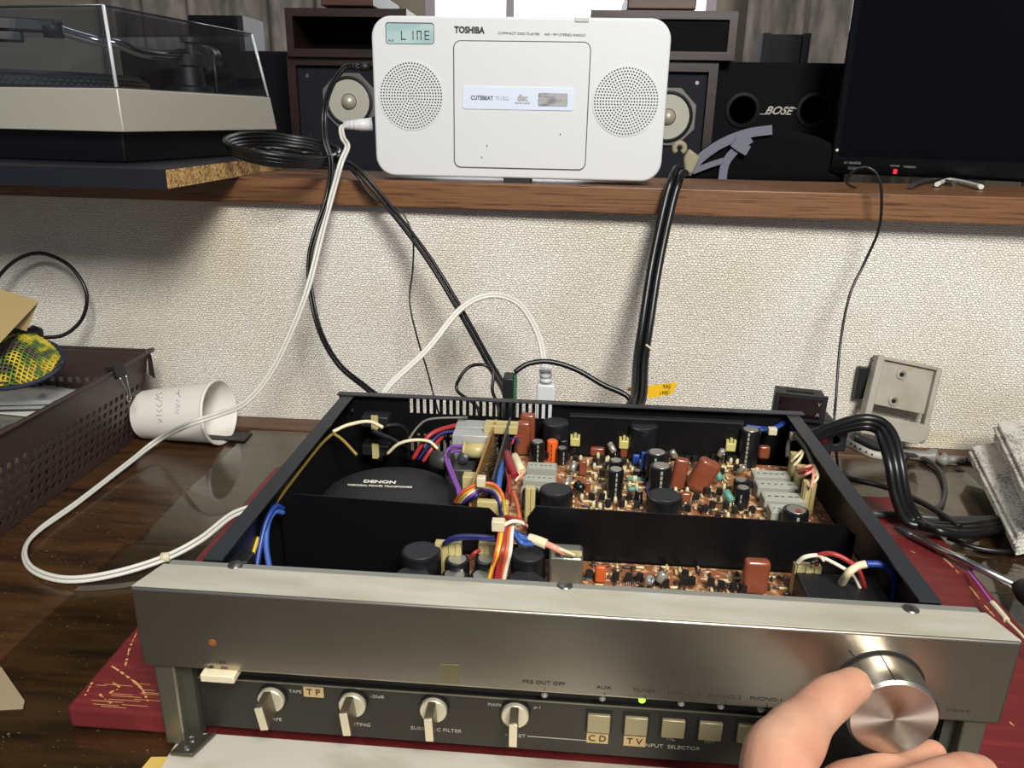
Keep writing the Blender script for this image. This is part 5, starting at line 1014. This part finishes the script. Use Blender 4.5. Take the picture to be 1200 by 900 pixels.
MB().tube([pp[0], pp[1], pp[2], pp[3]], [.0052, .0058, .0085, .0085], 14).obj('handle', m_pg, pr); MB().tube([pp[3], pp[4], pp[5], pp[6]], [.004, .004, .0075, .0075], 14).obj('guard', m_pg, pr); MB().tube([pp[6], pp[7]], [.0046, .0040], 12).obj('nose', m_pg, pr); MB().tube([pp[7], pp[8]], .003, 10).obj('tip', m_rub, pr)
pg = thing('strain_relief', 'pale grey perforated cable sleeve with yellow ring beside amplifier', 'sleeve', PZ(1010, 526, -.08)); sp_ = spline([PY(990, 517, .40), PY(1003, 524, .40), PY(1020, 532, .40), PY(1036, 535, .40)], 5)
MB().tube(sp_, .0042, 12).obj('sleeve_body', mat('sleeve_pale', (172, 168, 158), .5), pg)
for k in range(2, len(sp_)-4, 2): MB().tube([sp_[k]+V((0, -.0042, .0012)), sp_[k]+V((0, -.0030, .0012))], .0011, 6).obj('slot', m_blk2, pg)
e_ = sp_[-1]; MB().tube([e_, e_+V((.004, 0, -.0004))], .0046, 12).obj('yellow_ring', mat('ring_yellow', (196, 176, 60), .5), pg); MB().tube([e_+V((.004, 0, -.0004)), e_+V((.02, .004, -.002))], .0042, 12).obj('collar', m_pg, pg)
CZ('ribbed_plug', 'black ribbed cable boot lying above the grey sleeve', [PY(1000, 511, .41), PY(1022, 521, .41), PY(1045, 531, .41), PY(1062, 536, .41)], .0048, m_rub, 'plug')
jk = thing('jack_socket', 'black round socket beside the amplifier rear right corner', 'socket', PY(980, 518, .375)); p = PY(979, 516, .372); box('socket_body', p+V((-.010, 0, -.012)), p+V((.011, .015, .010)), m_rub, jk, bevel=.0015); MB().lathe([(.007, 0), (.007, .001), (.005, .0012), (.003, -.001)], frame(p, XF, (0, -1, 0)), 20).obj('socket_ring', m_captop, jk)
tag(MB().tube([PY(955, 512, .365), PY(968, 514, .365)], .0045, 12).obj('red_plug', m_wire['red']), 'small red plug tucked between amplifier and black socket', 'plug')
# screwdriver
sd = thing('screwdriver', 'screwdriver with chrome shaft and black handle across the board', 'screwdriver', PZ(1120, 655, RB+.006)); A_ = PZ(1049, 618, RB+.004); B_ = PZ(1192, 687, RB+.009); d = (B_-A_).normalized()
MB().tube([A_, A_+d*.008, A_+d*.018], [.0012, .0030, .0032], 10).obj('tip', m_flange, sd); MB().tube([A_+d*.018, B_], .0032, 14).obj('shaft', m_steel, sd); MB().tube([B_, B_+d*.006, B_+d*.012, B_+d*.10], [.006, .010, .012, .013], 18).obj('handle', m_rub, sd)
lw = thing('lead_wire', 'purple wire soldered to a pale wire over the board corner', 'wire', PZ(1160, 715, RB+.004)); cable('purple_end', [PZ(1134, 669, RB+.004), PZ(1146, 684, RB+.008), PZ(1162, 706, RB+.013)], .0009, m_wire['violet'], lw); cable('joint', [PZ(1162, 706, RB+.013), PZ(1170, 715, RB+.013), PZ(1180, 727, RB+.013)], .0022, m_cream, lw); cable('pale_end', [PZ(1180, 727, RB+.013), PZ(1195, 742, RB+.013), PZ(1215, 765, RB+.012)], .0011, m_cream, lw)
# newspapers
def newsmat():
    m = mat('newsprint', (206, 200, 188), .75); n, l, b = nodes(m); tc = n.new('ShaderNodeTexCoord')
    mp = n.new('ShaderNodeMapping'); mp.inputs['Scale'].default_value = (620, 300, 620); l.new(tc.outputs['Object'], mp.inputs[0]); nz = n.new('ShaderNodeTexNoise'); nz.inputs['Scale'].default_value = 1; nz.inputs['Detail'].default_value = 3; l.new(mp.outputs[0], nz.inputs[0])
    mp2 = n.new('ShaderNodeMapping'); mp2.inputs['Scale'].default_value = (60, 26, 60); l.new(tc.outputs['Object'], mp2.inputs[0]); n2 = n.new('ShaderNodeTexNoise'); n2.inputs['Scale'].default_value = 1; l.new(mp2.outputs[0], n2.inputs[0])
    ad = n.new('ShaderNodeMath'); ad.operation = 'MULTIPLY'; l.new(nz.outputs[0], ad.inputs[0]); l.new(n2.outputs[0], ad.inputs[1]); r = ramp(n, [(.22, (208, 204, 194)), (.26, (196, 190, 180)), (.32, (138, 134, 127))]); l.new(ad.outputs[0], r.inputs[0]); l.new(r.outputs[0], b.inputs['Base Color']); return m
m_news = newsmat()
def folded(name, A, B, side, upv, wd, th, label, n_=5):
    # stack of folded sheets: rounded fold profile swept from A to B
    t = thing(name, label, 'newspaper', (A+B)/2, 'folded newspapers at the right edge')
    ax_ = (B-A); side = V(side).normalized(); upv = V(upv).normalized()
    for k in range(n_):
        off = upv*(th*(k-(n_-1)/2)/n_*1.0); prof = []
        hh = th/n_*.42
        for i in range(9): a_ = math.pi/2+math.pi*i/8; prof.append(side*(hh*math.cos(a_))+upv*(hh*math.sin(a_)))
        prof += [side*wd-upv*hh, side*wd+upv*hh]
        j = .002*((k*7) % 3-1); b = MB(); b.quadprism([A+off+p_+side*(j+.002*abs(k-2))+ax_*0 for p_ in prof], ax_); b.obj('folded_sheet', m_news, t)
    return t
A = PY(1150, 523, .49); B = PZ(1207, 640, ZD+.018)
folded('newspaper', PY(1137, 534, .47), PZ(1189, 640, ZD+.016), (1, .12, .25), (-.25, 0, 1), .10, .020, 'folded newspaper lowest at right edge with dense print')
nw = folded('newspaper', PY(1164, 511, .47)+V((0, 0, .005)), PZ(1212, 606, ZD+.050), (1, .1, .15), (-.15, -.1, 1), .12, .022, 'folded newspaper on top at right edge with large characters')
# hand-sized characters printed down the upper fold
A = PY(1185, 521, .458); B = PY(1200, 571, .42); st = []
for k in range(9):
    c0 = (1184+k*1.6+rnd.uniform(-2, 2), 512+k*7.0); 
    for _ in range(3): x0, y0 = c0[0]+rnd.uniform(-4, 5), c0[1]+rnd.uniform(-2.5, 2.5); st.append([PY(x0, y0, .43-.004*k), PY(x0+rnd.uniform(-3, 3), y0+rnd.uniform(-2.5, 2.5), .43-.004*k)])
strokes('printed_characters', st, m_printd, nw, .0006)['kind'] = 'stuff'
